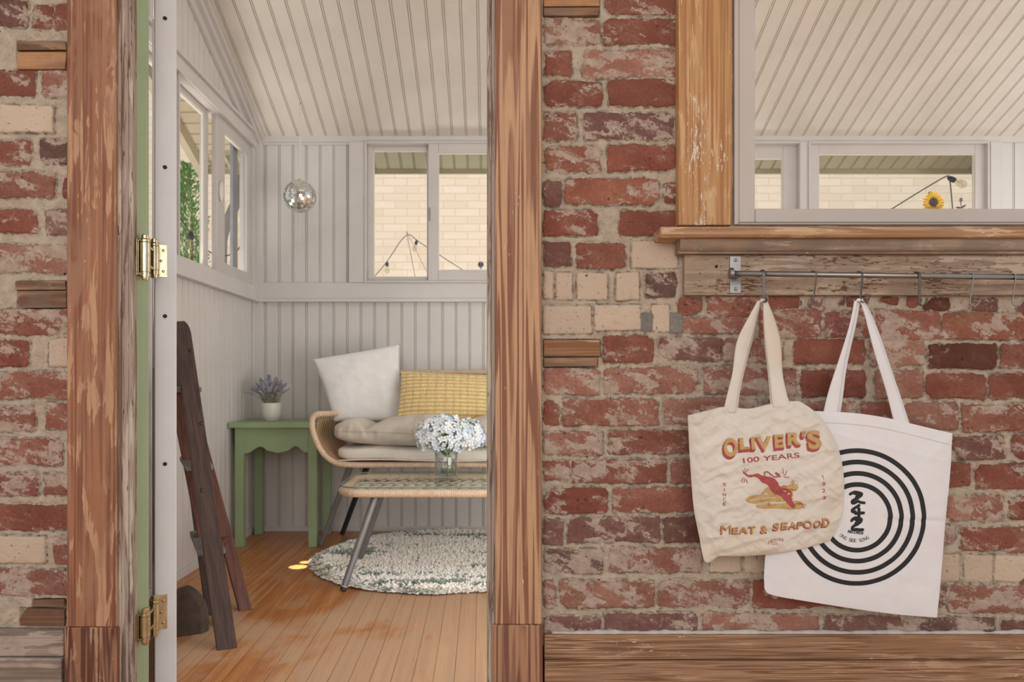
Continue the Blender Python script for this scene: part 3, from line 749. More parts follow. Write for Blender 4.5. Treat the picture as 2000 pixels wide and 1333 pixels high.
# peeling edge strip
t = NT('peeling_paint_edge')
o = t.mapping()
pn = t.noise(t.mapping((85, 85, 5.0)), 1, 5, 0.65, 0.5); pn2 = t.noise(t.mapping((160, 160, 18), loc=(3, 0, 1)), 1, 4, 0.6)
pn3 = t.noise(t.mapping((46, 46, 3), loc=(9, 2, 4)), 1, 4, 0.6)
c = t.mix(t.step(pn, 0.50, 0.58), col(168, 152, 140), col(122, 100, 86))
c = t.mix(t.step(pn3, 0.57, 0.61), c, col(196, 184, 168))
c = t.mix(t.step(pn2, 0.63, 0.68), c, col(82, 64, 54))
t.bsdf(c, 0.7, 0, t.bump(t.math('SUBTRACT', pn3, pn), 0.003, 0.7), 0.3)
M_peel = t.m
M_green = paint('green_jamb_paint', col(158, 176, 142), 0.45, (1.2, 1.2, 0.12), 0.5, 0.06)
def casing(name, x0p, x1p, z0, z1, mat, y=YC, back=YW, bev=0.003):
    return struct(MB().box(X(x0p, y), X(x1p, y), y, back+0.01, z0, z1).obj(name, mat, bevel=bev, seg=3))
z_pl = Z(1226, YC); z_pr = Z(1221, YC)
casing('trim_7', 130, 227, z_pl, 2.2, M_cas_l)
casing('trim_8', 125, 229, 0, z_pl, M_cas_l2, YC-0.003)
casing('trim_9', 967, 1058, z_pr, 2.2, M_cas_r)
casing('trim_10', 960.5, 1060, 0, z_pr, M_cas_r2, YC-0.003)
# side bead + rough jamb edge, left
je = MB()
je.box(X(227.5, 1.63), X(236, 1.63), 1.630, 1.66, 0, 2.16)
je.box(X(237, 1.636), X(250, 1.636), 1.636, 1.66, 0, 2.16)
je.box(X(250, 1.640), X(259.5, 1.640), 1.640, 1.66, 0, 2.16)
struct(je.obj('trim_11', M_peel, bevel=0.002))
jr = MB()
jr.box(X(960, 1.630), X(967.5, 1.630), 1.630, 1.66, 0, 2.16)
jr.box(X(952, 1.638), X(960, 1.638), 1.638, 1.66, 0, 2.16)
struct(jr.obj('trim_12', M_peel, bevel=0.0015))
struct(MB().box(X(254, 1.642), X(260, 1.642), 1.642, YWB, 0, 2.14).obj('trim_13', M_green, bevel=0.001))
struct(MB().box(X(950.8, 1.642), X(953.5, 1.642), 1.642, YWB, 0, 2.14).obj('trim_14', M_green, bevel=0.001))
struct(MB().box(X(254, 1.642), X(951, 1.642), 1.642, YWB, 2.12, 2.15).obj('trim_15', M_green, bevel=0.001))
struct(MB().box(X(130, YC), X(1058, YC), YC, YW+0.01, 2.16, 2.27).obj('trim_16', M_cas_l, bevel=0.003))
# baseboards on the room side
mb = MB(); yb = 1.630
mb.box(X(1063, yb), bx1, yb, YW+0.02, Z(1289.5, yb), Z(1241, yb)); mb.box(X(1063, yb), bx1, yb-0.008, YW+0.02, 0, Z(1290.5, yb))
struct(mb.obj('baseboard_right', M_base_r, bevel=0.003))
mb = MB()
mb.box(bx0, X(124, yb), yb, YW+0.02, Z(1284, yb), Z(1232, yb)); mb.box(bx0, X(124, yb), yb-0.008, YW+0.02, 0, Z(1285, yb))
struct(mb.obj('baseboard_left', M_base_l, bevel=0.004))
# caulk bead on top of the right baseboard
M_caulk = plain('white_caulk', col(206, 200, 192), 0.7, 0, 0.06, 60, 0.6)
pts = []; rr = []
rg_ = random.Random(3)
for i in range(110):
    p = 1078+i*11.0
    pts.append(P(p, 1237+2.2*math.sin(i*0.5)*rg_.random()+1.8*rg_.random(), YW-0.002)); rr.append(0.0052+0.0028*rg_.random())
struct(MB().tube(pts, rr, 8).obj('trim_17', M_caulk, smooth=True))

# ------------------------------------------------ door with double-action hinges
M_door = paint('door_paint', col(228, 227, 230), 0.4, (0.6, 0.6, 0.08), 0.25, 0.05)
M_hole = plain('hole_dark', col(58, 36, 30), 0.8)
t = NT('aged_brass'); o = t.mapping()
n = t.noise(o, 60, 4)
c = t.mix(t.step(n, 0.4, 0.7), col(190, 176, 142), col(208, 197, 170))
t.bsdf(c, 0.28, 1.0, t.bump(t.noise(o, 300, 3), 0.0004, 0.3)); M_brass = t.m
th = R(24.5)
Rr = Vector((-0.748, 1.80, 0)); dd = Vector((-math.sin(th), math.cos(th), 0)); nn = Vector((math.cos(th), math.sin(th), 0))
Lc = Rr-nn*0.048
door = sroot('door_1', tuple(Lc))
def dbox(a0, a1, n0, n1, z0, z1):
    o_ = Lc
    c4 = [o_+dd*a+nn*b for a, b in ((a0, n0), (a0, n1), (a1, n1), (a1, n0))]
    return [(p.x, p.y, z0) for p in c4]+[(p.x, p.y, z1) for p in c4]
T_ = 0.048
MB().quadbox(dbox(0, 0.11, 0, T_, 0.012, 2.10)).obj('stile', M_door, door, bevel=0.0025)
MB().quadbox(dbox(0.69, 0.80, 0, T_, 0.012, 2.10)).obj('stile', M_door, door, bevel=0.0025)
for z0, z1 in ((0.012, 0.24), (0.86, 0.99), (1.97, 2.10)):
    MB().quadbox(dbox(0.11, 0.69, 0.001, T_-0.001, z0, z1)).obj('rail', M_door, door, bevel=0.002)
MB().quadbox(dbox(0.11, 0.69, 0.015, T_-0.015, 0.24, 0.86)).obj('panel', M_door, door)
MB().quadbox(dbox(0.11, 0.69, 0.021, T_-0.021, 0.99, 1.97)).obj('glass_pane', M_glass, door)
for py in (36, 327, 618, 907):
    c0_ = Lc+nn*0.0225
    MB().lathe([(0.0001, 0.0004), (0.0048, 0.0004), (0.0055, -0.001), (0.0055, -0.004)], (c0_.x, c0_.y, Z(py, 1.79)), 16, axis=-dd).obj('screw_hole', M_hole, door)
for (ya, yb_, yc_, yd) in (((466, 541, 474, 537)), ((1196, 1252, 1171, 1238))):
    # ya,yb: front barrel body ; yc,yd: rear barrel body
    b1 = Vector((-0.7622, 1.668, 0)); b2 = Vector((-0.7795, 1.752, 0))
    za, zb, zc_, zd = Z(ya, 1.668), Z(yb_, 1.668), Z(yc_, 1.752), Z(yd, 1.752)
    r = 0.0108
    hm = MB()
    # U bracket of the jamb side, and of the door side
    jx = X(260, 1.642)+0.0012
    hm.box(jx, jx+0.0024, 1.652, 1.716, zb+0.002, za-0.002)
    for z in (za-0.006, zb+0.004):
        hm.box(jx, b1.x+0.004, b1.y-0.008, b1.y+0.008, z, z+0.0022)
    hm.tube([Vector((jx+0.002, b1.y-0.009, za-0.005)), Vector((jx+0.002, b1.y-0.009, zb+0.005))], 0.0014, 6)
    for z in (zc_-0.005, zd+0.003):
        e = Lc+nn*0.006
        hm.bar(Vector((b2.x, b2.y, z)), Vector((e.x, e.y-0.002, z)), 0.012, 0.0022)
    for z in (max(zb, zd)+0.012, min(za, zc_)-0.014):
        hm.bar(Vector((b1.x, b1.y, z)), Vector((b2.x, b2.y, z)), 0.004, 0.006)
    hg = hm.obj('hinge', M_brass, door, bevel=0.0004)
    for bxx, z0, z1 in ((b1, zb, za), (b2, zd, zc_)):
        prof = [(0.0001, z0-0.008), (r*0.62, z0-0.008), (r*0.74, z0-0.005), (r*0.74, z0+0.001), (r*0.92, z0+0.001), (r*0.92, z0+0.0085), (r*0.80, z0+0.009), (r*0.80, z0+0.0105),
                (r, z0+0.011), (r, z1-0.010), (r*0.86, z1-0.0095), (r*0.98, z1-0.008), (r*0.98, z1-0.004), (r*0.86, z1-0.0035), (r*0.95, z1-0.001), (r*0.72, z1), (r*0.74, z1+0.006), (r*0.5, z1+0.009), (0.0001, z1+0.0095)]
        q = MB().lathe(prof, (bxx.x, bxx.y, 0), 28); bo = q.obj('barrel', M_brass, hg, smooth=True, fix=True)
        md = bo.modifiers.new('es', 'EDGE_SPLIT'); md.split_angle = R(35)
        MB().ball((bxx.x+0.001, bxx.y-r*0.9, z0+0.005), 0.0012, 8, 6).obj('pin_hole', M_hole, bo)
    lf = MB()
    c4 = [Lc+nn*a-dd*b for a, b in ((0.001, 0.0), (0.0275, 0.0), (0.0275, 0.0024), (0.001, 0.0024))]
    lf.quadbox([(p.x, p.y, zd-0.001) for p in c4]+[(p.x, p.y, zc_+0.001) for p in c4])
    lp = lf.obj('leaf_plate', M_brass, hg, bevel=0.0006)
    for k, u in ((0.17, 0.019), (0.5, 0.014), (0.83, 0.019)):
        p = Lc+nn*u-dd*0.0024; z = zc_+(zd-zc_)*k
        MB().lathe([(0.0001, 0.0012), (0.0018, 0.0012), (0.0034, 0.0002), (0.0034, -0.001)], (p.x, p.y, z), 14, axis=-dd).obj('screw', M_brass, lp, smooth=True)

# ================================================================== near window
wr = sroot('window_1', (X(1325, YC), YC, Z(467, YC)))
ZWT = 1.98
XWR = X(2262, 1.65)
M_nf = paint('near_window_paint', col(202, 192, 185), 0.4, (0.5, 0.5, 0.1), 0.12, 0.04)
MB().box(X(1325, YC), X(1430, YC), YC, YW+0.02, Z(440, YC), 2.05).obj('casing', M_cas_w, wr, bevel=0.003, seg=3)
MB().box(XWR, XWR+0.115, YC, YW+0.02, Z(440, YC), 2.05).obj('casing', M_cas_w, wr, bevel=0.003)
MB().box(X(1325, YC), XWR+0.115, YC, YW+0.02, 2.05, 2.16).obj('casing', M_stool, wr, bevel=0.003)
m = MB()
ff = lambda u, v, d: (u, 1.65+d, v)
frame(m, ff, X(1430, 1.65)+0.0008, XWR, Z(441, 1.65), ZWT, X(1440, 1.65)-X(1431, 1.65), 0.004, -0.012, 0.066)
m.obj('window_frame', M_nf, wr, bevel=0.002)
m = MB(); u0 = X(1440.5, 1.655); v0 = Z(436, 1.655)
frame(m, ff, u0, XWR-0.011, v0, ZWT-0.006, 0.0365, 0.0302, -0.002, 0.035)
sash = m.obj('sash', M_nf, wr, bevel=0.003)
m = MB(); frame(m, ff, u0+0.036, XWR-0.047, v0+0.0298, ZWT-0.036, 0.0025, 0.0025, 0.012, 0.03)
m.obj('glazing_bead', M_bright, sash)
MB().box(u0+0.037, XWR-0.047, 1.668, 1.672, v0+0.031, ZWT-0.037).obj('glass_pane', M_nglass, sash)
# stool with rounded nose, horns
ys = 1.578; z0, z1 = Z(463, ys), Z(441.5, ys)
m = MB()
nose = []
for k in range(9):
    a = math.pi/2-math.pi*k/8
    nose.append((ys+0.009-0.009*math.cos(a), (z0+z1)/2+(z1-z0)/2*math.sin(a)))
prof = [(YW+0.03, z1)]+nose+[(YW+0.03, z0)]
m.prism(prof, lambda u, v, tt: (tt, u, v), X(1291, ys), XWR+0.15)
m.obj('window_sill', M_stool, wr, bevel=0.0035, fix=True, seg=3)
# cove moulding below, then backing board
ym = 1.604
za_ = z0; zb_ = Z(497, YC)
cove = [(YW+0.02, za_), (ym-0.006, za_)]
for k in range(7):
    a = k/6*math.pi/2
    cove.append((ym-0.006+0.016*(1-math.cos(a)), za_-0.004-(za_-zb_-0.008)*math.sin(a)))
cove += [(ym+0.008, zb_), (YW+0.02, zb_)]
MB().prism(cove, lambda u, v, tt: (tt, u, v), X(1326, 1.61), XWR+0.11).obj('apron_moulding', M_apron, wr, bevel=0.001, fix=True)
yv = 1.630
bz0, bz1 = Z(577, yv), Z(498, yv)
MB().box(X(1337, yv), XWR+0.11, yv, YW+0.02, bz0, bz1).obj('backing_board', M_board, wr, bevel=0.002)
for (a, b, r) in ((1399, 521, 0.0036), (1367, 534, 0.0015)):
    MB().lathe([(0.0001, 0.0006), (r, 0.0004), (r, -0.002)], P(a, b, yv), 12, axis=(0, -1, 0)).obj('nail_hole', M_hole, wr)

# ================================================================== hook rail
t = NT('brushed_steel'); o = t.mapping()
n = t.noise(t.mapping((30, 900, 900)), 1, 3)
t.bsdf(t.mix(n, col(138, 135, 132), col(172, 169, 166)), 0.36, 1.0, t.bump(n, 0.0003, 0.2)); M_steel = t.m
YR = 1.580
ra = P(1427, 534.5, YR); rb = P(2240, 545, YR)
rail = thing('wall_rail', 'brushed steel hook rail screwed to the weathered board under the window', 'rail', tuple(ra))
MB().tube([ra, rb], 0.0058, 24).obj('rod', M_steel, rail, smooth=True)
MB().lathe([(0.0001, -0.003), (0.0108, -0.003), (0.0118, -0.0015), (0.0118, 0.0045), (0.010, 0.006), (0.0001, 0.006)], ra, 28, axis=(1, 0, 0.01)).obj('end_cap', M_steel, rail, bevel=0.0004)
for pxc in (1436, 2205):
    c0_ = P(pxc, 536.5, yv)
    bk = MB().box(c0_.x-0.0120, c0_.x+0.0120, yv-0.003, yv, Z(573.5, yv), Z(500.5, yv))
    bo = bk.obj('bracket', M_steel, rail, bevel=0.0008)
    zz = ra.z+(rb.z-ra.z)*(c0_.x-ra.x)/(rb.x-ra.x)
    MB().tube([(c0_.x, YR+0.002, zz), (c0_.x, yv-0.002, zz)], 0.005, 14).obj('standoff', M_steel, bo, smooth=True)
    for py in (509, 565):
        MB().lathe([(0.0001, 0.0004), (0.0014, 0.0004), (0.0018, 0.0014), (0.0036, 0.0012), (0.0042, 0.0)], (c0_.x, yv-0.003, Z(py, yv)), 16, axis=(0, -1, 0)).obj('screw', M_steel, bo, smooth=True)
M_hook = plain('dull_steel_hook', col(118, 113, 109), 0.42, 0.85, 0.06, 120)
def rodz(x): return ra.z+(rb.z-ra.z)*(x-ra.x)/(rb.x-ra.x)
HOOKS = [(1489, 0, 0.0, 'steel hook holding the cream tote bag, nearest the end bracket', 583),
         (1587, 52, 3.5, 'empty steel hook between the cream bag and the white bag', 590),
         (1677, 40, 2.4, 'steel hook holding the white record tote bag', 583),
         (1790, 22, 0.8, 'empty steel hook just right of the white bag handles, barely turned', 590),
         (1893, 62, 4.2, 'empty steel hook second from the right end of the picture, turned sideways', 590),
         (1975, 62, 4.0, 'empty steel hook at the far right edge of the picture', 589)]
hook_pos = {}
for (px, ang, tilt, lab, pyb) in HOOKS:
    xh = X(px, YR); zr = rodz(xh)
    ca, sa = math.cos(R(ang)), math.sin(R(ang)); tl_ = math.tan(R(tilt*2))
    R1 = 0.0078
    pts = []
    # local s axis: s<0 to the wall, s>0 to the room. top loop: open at wall side
    for k in range(10):
        a = math.pi*(-0.12)+math.pi*1.12*k/9
        pts.append((-R1*math.cos(a), R1*math.sin(a)))
    zbm = -(zr-Z(pyb, YR-0.01))
    pts.append((R1, zbm*0.5)); 
    R2 = 0.0085
    # bottom J returns towards the room
    for k in range(9):
        a = math.pi+math.pi*k/8
        pts.append((R1+R2+R2*math.cos(a), zbm+R2*math.sin(a)))
    pts.append((R1+2*R2+0.001, zbm+0.007))
    g = []
    for (s, z) in pts:
        # +s points toward the room (-Y), rotated by ang so that some of it shows sideways
        g.append(Vector((xh+s*sa*1.0+z*tl_*-1.0*-1.0, YR-s*ca, zr+z)))
    side = Vector((ca, sa, 0))
    m = MB(); hw = 0.0028; ht = 0.0011
    rings = []
    for i, p in enumerate(g):
        d = (g[min(i+1, len(g)-1)]-g[max(i-1, 0)]).normalized()
        nrm_ = d.cross(side).normalized(); s2 = nrm_.cross(d).normalized()
        rings.append([p+s2*hw+nrm_*ht, p-s2*hw+nrm_*ht, p-s2*hw-nrm_*ht, p+s2*hw-nrm_*ht, p+s2*hw+nrm_*ht])
    m.grid(rings); m.f.append(tuple(range(4))); e = len(m.v); m.f.append((e-5, e-4, e-3, e-2))
    hk = m.obj('s_hook', M_hook, None, bevel=0.0004, fix=True)
    tag(hk, lab, 'hook', 'hooks on the steel rail')
    bi = [i for i in range(len(pts)) if i > 11][3]
    hook_pos[px] = g[bi]
# ================================================================== porch furniture
# ------------------------------------------------ green side table
M_tgreen = paint('sage_table_paint', col(150, 170, 132), 0.5, (0.8, 0.8, 0.2), 0.25, 0.05)
ty0, ty1 = 3.734, 4.085
tx0, tx1 = -1.2665, -0.861
tz = 0.617
tb = thing('side_table', 'sage green wooden side table with scalloped apron in the porch corner', 'table', ((tx0+tx1)/2, (ty0+ty1)/2, 0))
MB().box(tx0-0.022, tx1+0.022, ty0-0.03, ty1+0.012, tz-0.027, tz).obj('tabletop', M_tgreen, tb, bevel=0.004, seg=3)
lw_ = 0.043
for x in (tx0, tx1-lw_):
    for y in (ty0, ty1-lw_):
        MB().box(x, x+lw_, y, y+lw_, 0, tz-0.026).obj('leg', M_tgreen, tb, bevel=0.003)
def apron(n=40):
    pts = []
    key = [(0, 887), (0.05, 886), (0.26, 873), (0.40, 882), (0.53, 885.5), (0.66, 882), (0.80, 872), (0.95, 884), (1, 885)]
    out = []
    for k in range(n+1):
        u = k/n
        for (a, b), (c, d) in zip(key, key[1:]):
            if a <= u <= c+1e-9:
                s = (u-a)/(c-a); s = s*s*(3-2*s); out.append((u, b+(d-b)*s)); break
    return out
ap = apron()
ax0, ax1 = tx0+lw_, tx1-lw_
poly = [(ax0+(ax1-ax0)*u, Z(py, ty0)) for u, py in ap]+[(ax1, tz-0.027), (ax0, tz-0.027)]
MB().prism(poly, lambda u, v, tt: (u, tt, v), ty0+0.006, ty0+0.024).obj('apron', M_tgreen, tb, fix=True)
MB().prism(poly, lambda u, v, tt: (u, tt, v), ty1-0.024, ty1-0.006).obj('apron', M_tgreen, tb, fix=True)
sy0, sy1 = ty0+lw_, ty1-lw_
poly = [(sy0+(sy1-sy0)*u, Z(py, ty0)) for u, py in ap]+[(sy1, tz-0.027), (sy0, tz-0.027)]
for x in (tx0+0.006, tx1-0.024):
    MB().prism(poly, lambda u, v, tt: (tt, u, v), x, x+0.018).obj('apron', M_tgreen, tb, fix=True)

# ------------------------------------------------ lavender in a white pot
M_pot = plain('white_glazed_pot', col(226, 222, 212), 0.35, 0, 0.02)
py_ = 3.885; pxx = X(530, py_)
pot = thing('potted_lavender', 'potted lavender in a small white pot on the green side table', 'plant', (pxx, py_, tz))
s_ = F/py_
rp0 = 19.5/s_; hp = (820-786)/s_+0.003
MB().lathe([(0.0001, 0), (rp0*0.62, 0), (rp0*0.66, 0.001), (rp0*0.68, 0.005), (rp0*0.80, 0.012), (rp0*0.92, 0.026), (rp0*0.98, 0.045), (rp0, hp-0.002), (rp0-0.001, hp), (rp0-0.004, hp), (rp0-0.005, hp-0.012), (0.0001, hp-0.014)],
           (pxx, py_, tz), 40).obj('pot', M_pot, pot, smooth=True)
M_lstem = plain('lavender_stem', col(168, 172, 152), 0.8, 0, 0.15, 60)
M_lav = plain('lavender_bloom', col(188, 185, 198), 0.85, 0, 0.2, 120)
rg = random.Random(11)
st = MB(); fl_b = MB(); lf = MB()
for i in range(74):
    a = rg.uniform(0, 2*math.pi); q = rg.random()**0.6
    lean = q*0.098
    if i == 0: a, lean = math.pi, 0.125
    if i == 1: a, lean = math.pi*0.97, 0.10
    h = rg.uniform(0.11, 0.165)*(1-0.35*q)
    b0 = Vector((pxx+math.cos(a)*q*rp0*0.7, py_+math.sin(a)*q*rp0*0.7, tz+hp-0.012))
    tip = Vector((pxx+math.cos(a)*(lean+0.01), py_+math.sin(a)*(lean+0.01), tz+hp+h-0.012))
    if i < 2: tip.z = tz+hp+0.055+0.015*i
    mid = b0.lerp(tip, 0.55)+Vector((0, 0, 0.012))
    mid.x -= math.cos(a)*0.012
    st.tube([b0, mid, tip], 0.0011, 5)
    d = (tip-mid).normalized()
    L = rg.uniform(0.035, 0.05)
    for k in range(9):
        c0_ = tip-d*L*(k/9)
        for m_ in range(4):
            b = m_*1.57+k*0.7
            o_ = Vector((math.cos(b), math.sin(b), 0.3))*0.0038*(0.6+0.5*math.sin(math.pi*(k+1)/10))
            fl_b.ball(c0_+o_, 0.0029, 5, 4)
    for k in range(3):
        c0_ = b0.lerp(mid, rg.uniform(0.2, 1.0)); bb_ = rg.uniform(0, 6.28)
        e = c0_+Vector((math.cos(bb_)*0.017, math.sin(bb_)*0.017, rg.uniform(0.006, 0.018)))
        sd2 = Vector((-math.sin(bb_), math.cos(bb_), 0))*0.0022
        bi = len(lf.v); mdl = c0_.lerp(e, 0.5)+Vector((0, 0, 0.002))
        lf.v += [tuple(c0_), tuple(mdl+sd2), tuple(e), tuple(mdl-sd2)]; lf.f.append((bi, bi+1, bi+2, bi+3))
st.obj('stems', M_lstem, pot); fl_b.obj('flowers', M_lav, pot, smooth=True); lf.obj('leaves', M_lstem, pot)

# ------------------------------------------------ rattan settee
def rattan(name, c1, c2):
    t = NT(name); o = t.mapping(); n = t.noise(o, 160, 4, 0.6); n2 = t.noise(o, 12, 3)
    c = t.mix(t.step(n, 0.3, 0.7), c1, c2); c = t.mix(t.math('MULTIPLY', t.step(n2, 0.4, 0.7), 0.3), c, col(190, 150, 116))
    t.bsdf(c, 0.42, 0, t.bump(n, 0.0006, 0.4), 0.45); return t.m
M_rat = rattan('rattan_wrap', col(206, 176, 146), col(232, 208, 182))
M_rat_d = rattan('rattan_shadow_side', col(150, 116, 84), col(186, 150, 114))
M_legm = plain('dark_grey_metal_leg', col(132, 130, 130), 0.38, 0.35, 0.05)
XS0, XS1 = -0.835, 0.60
sf, sb = 3.52, 4.03      # front / back depth of the frame
set_ = thing('settee', 'rattan settee with curved woven arms and grey splayed legs against the back wall', 'settee', ((XS0+XS1)/2, (sf+sb)/2, 0))
rt = 0.0135
zb_s = Z(909, sf); za_s = Z(809, sf)
def arm_curve(x_out, sgn, y):
    """front arm loop in px of the left side mirrored for the right"""
    return x_out
k_px = [(655, 809), (632, 809), (622, 813), (618, 823), (619, 838), (624, 856), (632, 874), (643, 890), (658, 902), (676, 908), (700, 909)]
def loop(y, mirror=False):
    out = []
    for (a, b) in k_px[1:]:
        p = P(a, b, sf); dx = p.x-X(618, sf)
        out.append(Vector((XS0+dx if not mirror else XS1-dx, y, p.z)))
    return out
def smooth(path, n=3):
    for _ in range(n):
        q = [path[0]]
        for a, b in zip(path, path[1:]): q += [a.lerp(b, 0.25), a.lerp(b, 0.75)]
        q.append(path[-1]); path = q
    return path
left = loop(sf); right = loop(sf, True)
# one continuous front loop: arm top -> down -> seat front -> up
front = smooth(left, 2)+smooth(right, 2)[::-1]
MB().tube(front, rt, 12, rib=0.10, pitch=0.0085).obj('front_rail', M_rat, set_, smooth=True)
zbk = Z(728, sb)
# arm tops run back and rise into the back rail
for mir in (False, True):
    x = XS0 if not mir else XS1; s = -1 if mir else 1
    armtop = [left[0].copy() if not mir else right[0].copy()]
    armtop[0].z += 0.0
    p0 = Vector((x+s*0.034, sf, za_s))
    path = smooth([p0, Vector((x+s*0.06, sf+0.10, za_s-0.004)), Vector((x+s*0.09, sf+0.32, za_s-0.008)), Vector((x+s*0.10, sb-0.06, za_s+0.05)), Vector((x+s*0.10, sb, zbk-0.03)), Vector((x+s*0.17, sb+0.01, zbk))], 2)
    MB().tube(path, rt, 12, rib=0.10, pitch=0.0085).obj('armrest', M_rat, set_, smooth=True)
    # woven verticals of the arm
    m = MB()
    for k in range(22):
        u = (k+0.6)/22
        top = path[int(u*(len(path)-1)*0.80)]
        bot = Vector((x+s*(0.02+0.11), sf+0.01+u*(sb-sf-0.03), zb_s))
        mid = Vector((x+s*0.012, top.y*0.5+bot.y*0.5, (za_s+zb_s)/2-0.01))
        m.tube(smooth([top, mid, bot], 2), 0.0028, 6)
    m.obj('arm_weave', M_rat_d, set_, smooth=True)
MB().tube([Vector((XS0+0.15, sb+0.01, zbk)), Vector((XS1-0.15, sb+0.01, zbk))], rt, 12, rib=0.10, pitch=0.0085).obj('back_rail', M_rat, set_, smooth=True)
MB().tube([Vector((XS0+0.12, sb, zb_s)), Vector((XS1-0.12, sb, zb_s))], rt, 12, rib=0.10, pitch=0.0085).obj('rear_seat_rail', M_rat, set_, smooth=True)
m = MB(); xx = X(813, sb)
x_ = xx-6*(X(890, sb)-X(826, sb))
while x_ < XS1-0.16:
    if x_ > XS0+0.16:
        m.tube([Vector((x_-0.03, sb+0.005, zbk-0.02)), Vector((x_-0.01, sb+0.005, zbk-0.021)), Vector((x_, sb+0.005, zbk-0.032)), Vector((x_, sb, zb_s))], 0.007, 8, rib=0.10, pitch=0.008)
    x_ += X(890, sb)-X(826, sb)
m.obj('back_spindles', M_rat, set_, smooth=True)
m = MB()
for k in range(24):
    yy_ = sf+0.015+k*(sb-sf-0.03)/23
    m.tube([Vector((XS0+0.10, yy_, zb_s)), Vector((XS1-0.10, yy_, zb_s))], 0.004, 6)
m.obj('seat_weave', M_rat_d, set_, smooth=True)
M_blackm = plain('black_metal_bracket', col(46, 44, 46), 0.5)
for mir in (False, True):
    s = -1 if mir else 1; x0 = XS0 if not mir else XS1
    for yt, xt, yf, xf in ((3.70, 0.150, 3.735, -0.005), (3.93, 0.205, 4.055, 0.035)):
        zf = 0.0 if yf > 4 else 0.012
        a = Vector((x0+s*xt, yt, zb_s-0.012)); b = Vector((x0+s*xf, yf, zf))
        MB().tube([a, b], [0.0165, 0.0125], 16).obj('leg', M_legm if yf < 4 else M_blackm, set_, smooth=False, bevel=0.001)
    MB().box(min(x0+s*0.11, x0+s*0.235), max(x0+s*0.11, x0+s*0.235), 3.66, 3.97, zb_s-0.020, zb_s-0.010).obj('leg_bracket', M_blackm, set_)

# ------------------------------------------------ cushions
def cushion(name, x0, x1, y0, y1, z0, z1, mat, fn=None, power=4.0, nu=90, nv=40, edge=3.0, label=None, cat='cushion', group=None, prm=0.5):
    """boxy stuffed cushion: superellipsoid mapped to the box"""
    v = []; m = MB()
    rows = []
    cx, cy, cz = (x0+x1)/2, (y0+y1)/2, (z0+z1)/2; hx, hy, hz = (x1-x0)/2, (y1-y0)/2, (z1-z0)/2
    def sg(c, e): return math.copysign(abs(c)**e, c)
    for i in range(nv+1):
        ph = -math.pi/2+math.pi*i/nv; row = []
        for j in range(nu+1):
            a = 2*math.pi*j/nu
            e1 = 2/edge; e2 = 2/power
            px = sg(math.cos(ph), e1)*sg(math.cos(a), e2); py = sg(math.cos(ph), e1)*sg(math.sin(a), e2); pz = sg(math.sin(ph), e1*1.0)
            p = Vector((cx+hx*px, cy+hy*py, cz+hz*pz))
            if fn: p = fn(p, px, py, pz)
            row.append(p)
        rows.append(row)
    m.grid(rows)
    o = m.obj(name, mat, None, smooth=True, fix=True)
    if label: tag(o, label, cat, group)
    return o
M_taupe = fabric('taupe_linen', col(222, 212, 198), 700, 0.35, stripe=None)
M_cream = fabric('cream_canvas', col(240, 231, 218), 900, 0.25)
M_white = fabric('white_ribbed_linen', col(238, 236, 233), 900, 0.35, stripe=38)
zsc = zb_s+0.012
def thin_fn(p, a, b, c):
    p.z += 0.004*math.sin(p.x*9)+0.003*math.sin(p.x*23+1)
    if p.x < X(690, 3.5): p.z += 0.01*((X(690, 3.5)-p.x)/0.1)**1.0*0.6
    return p
thin = cushion('seat_pad', X(652, 3.5), XS1-0.05, 3.50, 3.98, zsc, Z(872, 3.52), M_cream, thin_fn, 8, 160, 24, 4.5, 'flat cream seat pad with piped edge lying on the rattan settee', 'cushion')
m = MB()
pip = []
for k in range(120):
    x = X(662, 3.5)+(XS1-0.07-X(662, 3.5))*k/119
    pip.append(Vector((x, 3.4985, zsc+0.012+0.004*math.sin(x*9))))
pz_ = MB().tube(pip, 0.0028, 8).obj('piping', M_cream, thin, smooth=True)
ztop = Z(872, 3.52)
def puff_fn(p, a, b, c):
    x = p.x
    # tufts: pinched seams across the bench cushion
    for xs, dep, wd in ((X(716, 3.5), 0.055, 0.040), (X(809, 3.5), 0.012, 0.012), (X(909, 3.5), 0.05, 0.04), (0.18, 0.05, 0.04)):
        g = math.exp(-((x-xs-0.05*(p.y-3.55))/wd)**2)
        if c > -0.2: p.z -= dep*g*(c+0.2)/1.2*(0.55+0.45*min(1, abs(b)*1.1)) if xs != X(716, 3.5) else dep*g*(c+0.2)/1.2*(0.25+0.9*max(0.0, 1-abs(b+0.25)))
    p.z += 0.006*math.sin(x*17+0.8)*max(c, 0)
    # gathers fanning from the middle seam
    f = math.exp(-((c)/0.55)**2)
    r = float(fbm(np.array([x*42.0]), np.array([c*1.3+3]), 5, 3)[0]-0.5)
    if b < 0: p.y -= r*0.030*f
    p.z += r*0.020*max(0.0, c)
    if c < -0.3: p.z = max(p.z, ztop-0.001)
    return p
puff = cushion('bench_cushion', X(638, 3.46), XS1-0.09, 3.452, 3.90, ztop-0.006, Z(815, 3.5), M_taupe, puff_fn, 3.4, 240, 60, 3.3,
               'puffy taupe linen bench cushion with pinched tufts on the settee', 'cushion')
sm = MB(); pth = []
for k in range(200):
    x = X(646, 3.45)+(XS1-0.15-X(646, 3.45))*k/199
    pth.append(Vector((x, 3.4, (ztop+Z(818, 3.5))/2+0.004*math.sin(x*8))))
bv_ = BVHTree.FromPolygons([v.co for v in puff.data.vertices], [p.vertices for p in puff.data.polygons])
q = []
for p in pth:
    h = bv_.ray_cast(p, Vector((0, 1, 0)))
    if h[0]: q.append(h[0]+Vector((0, -0.0003, 0)))
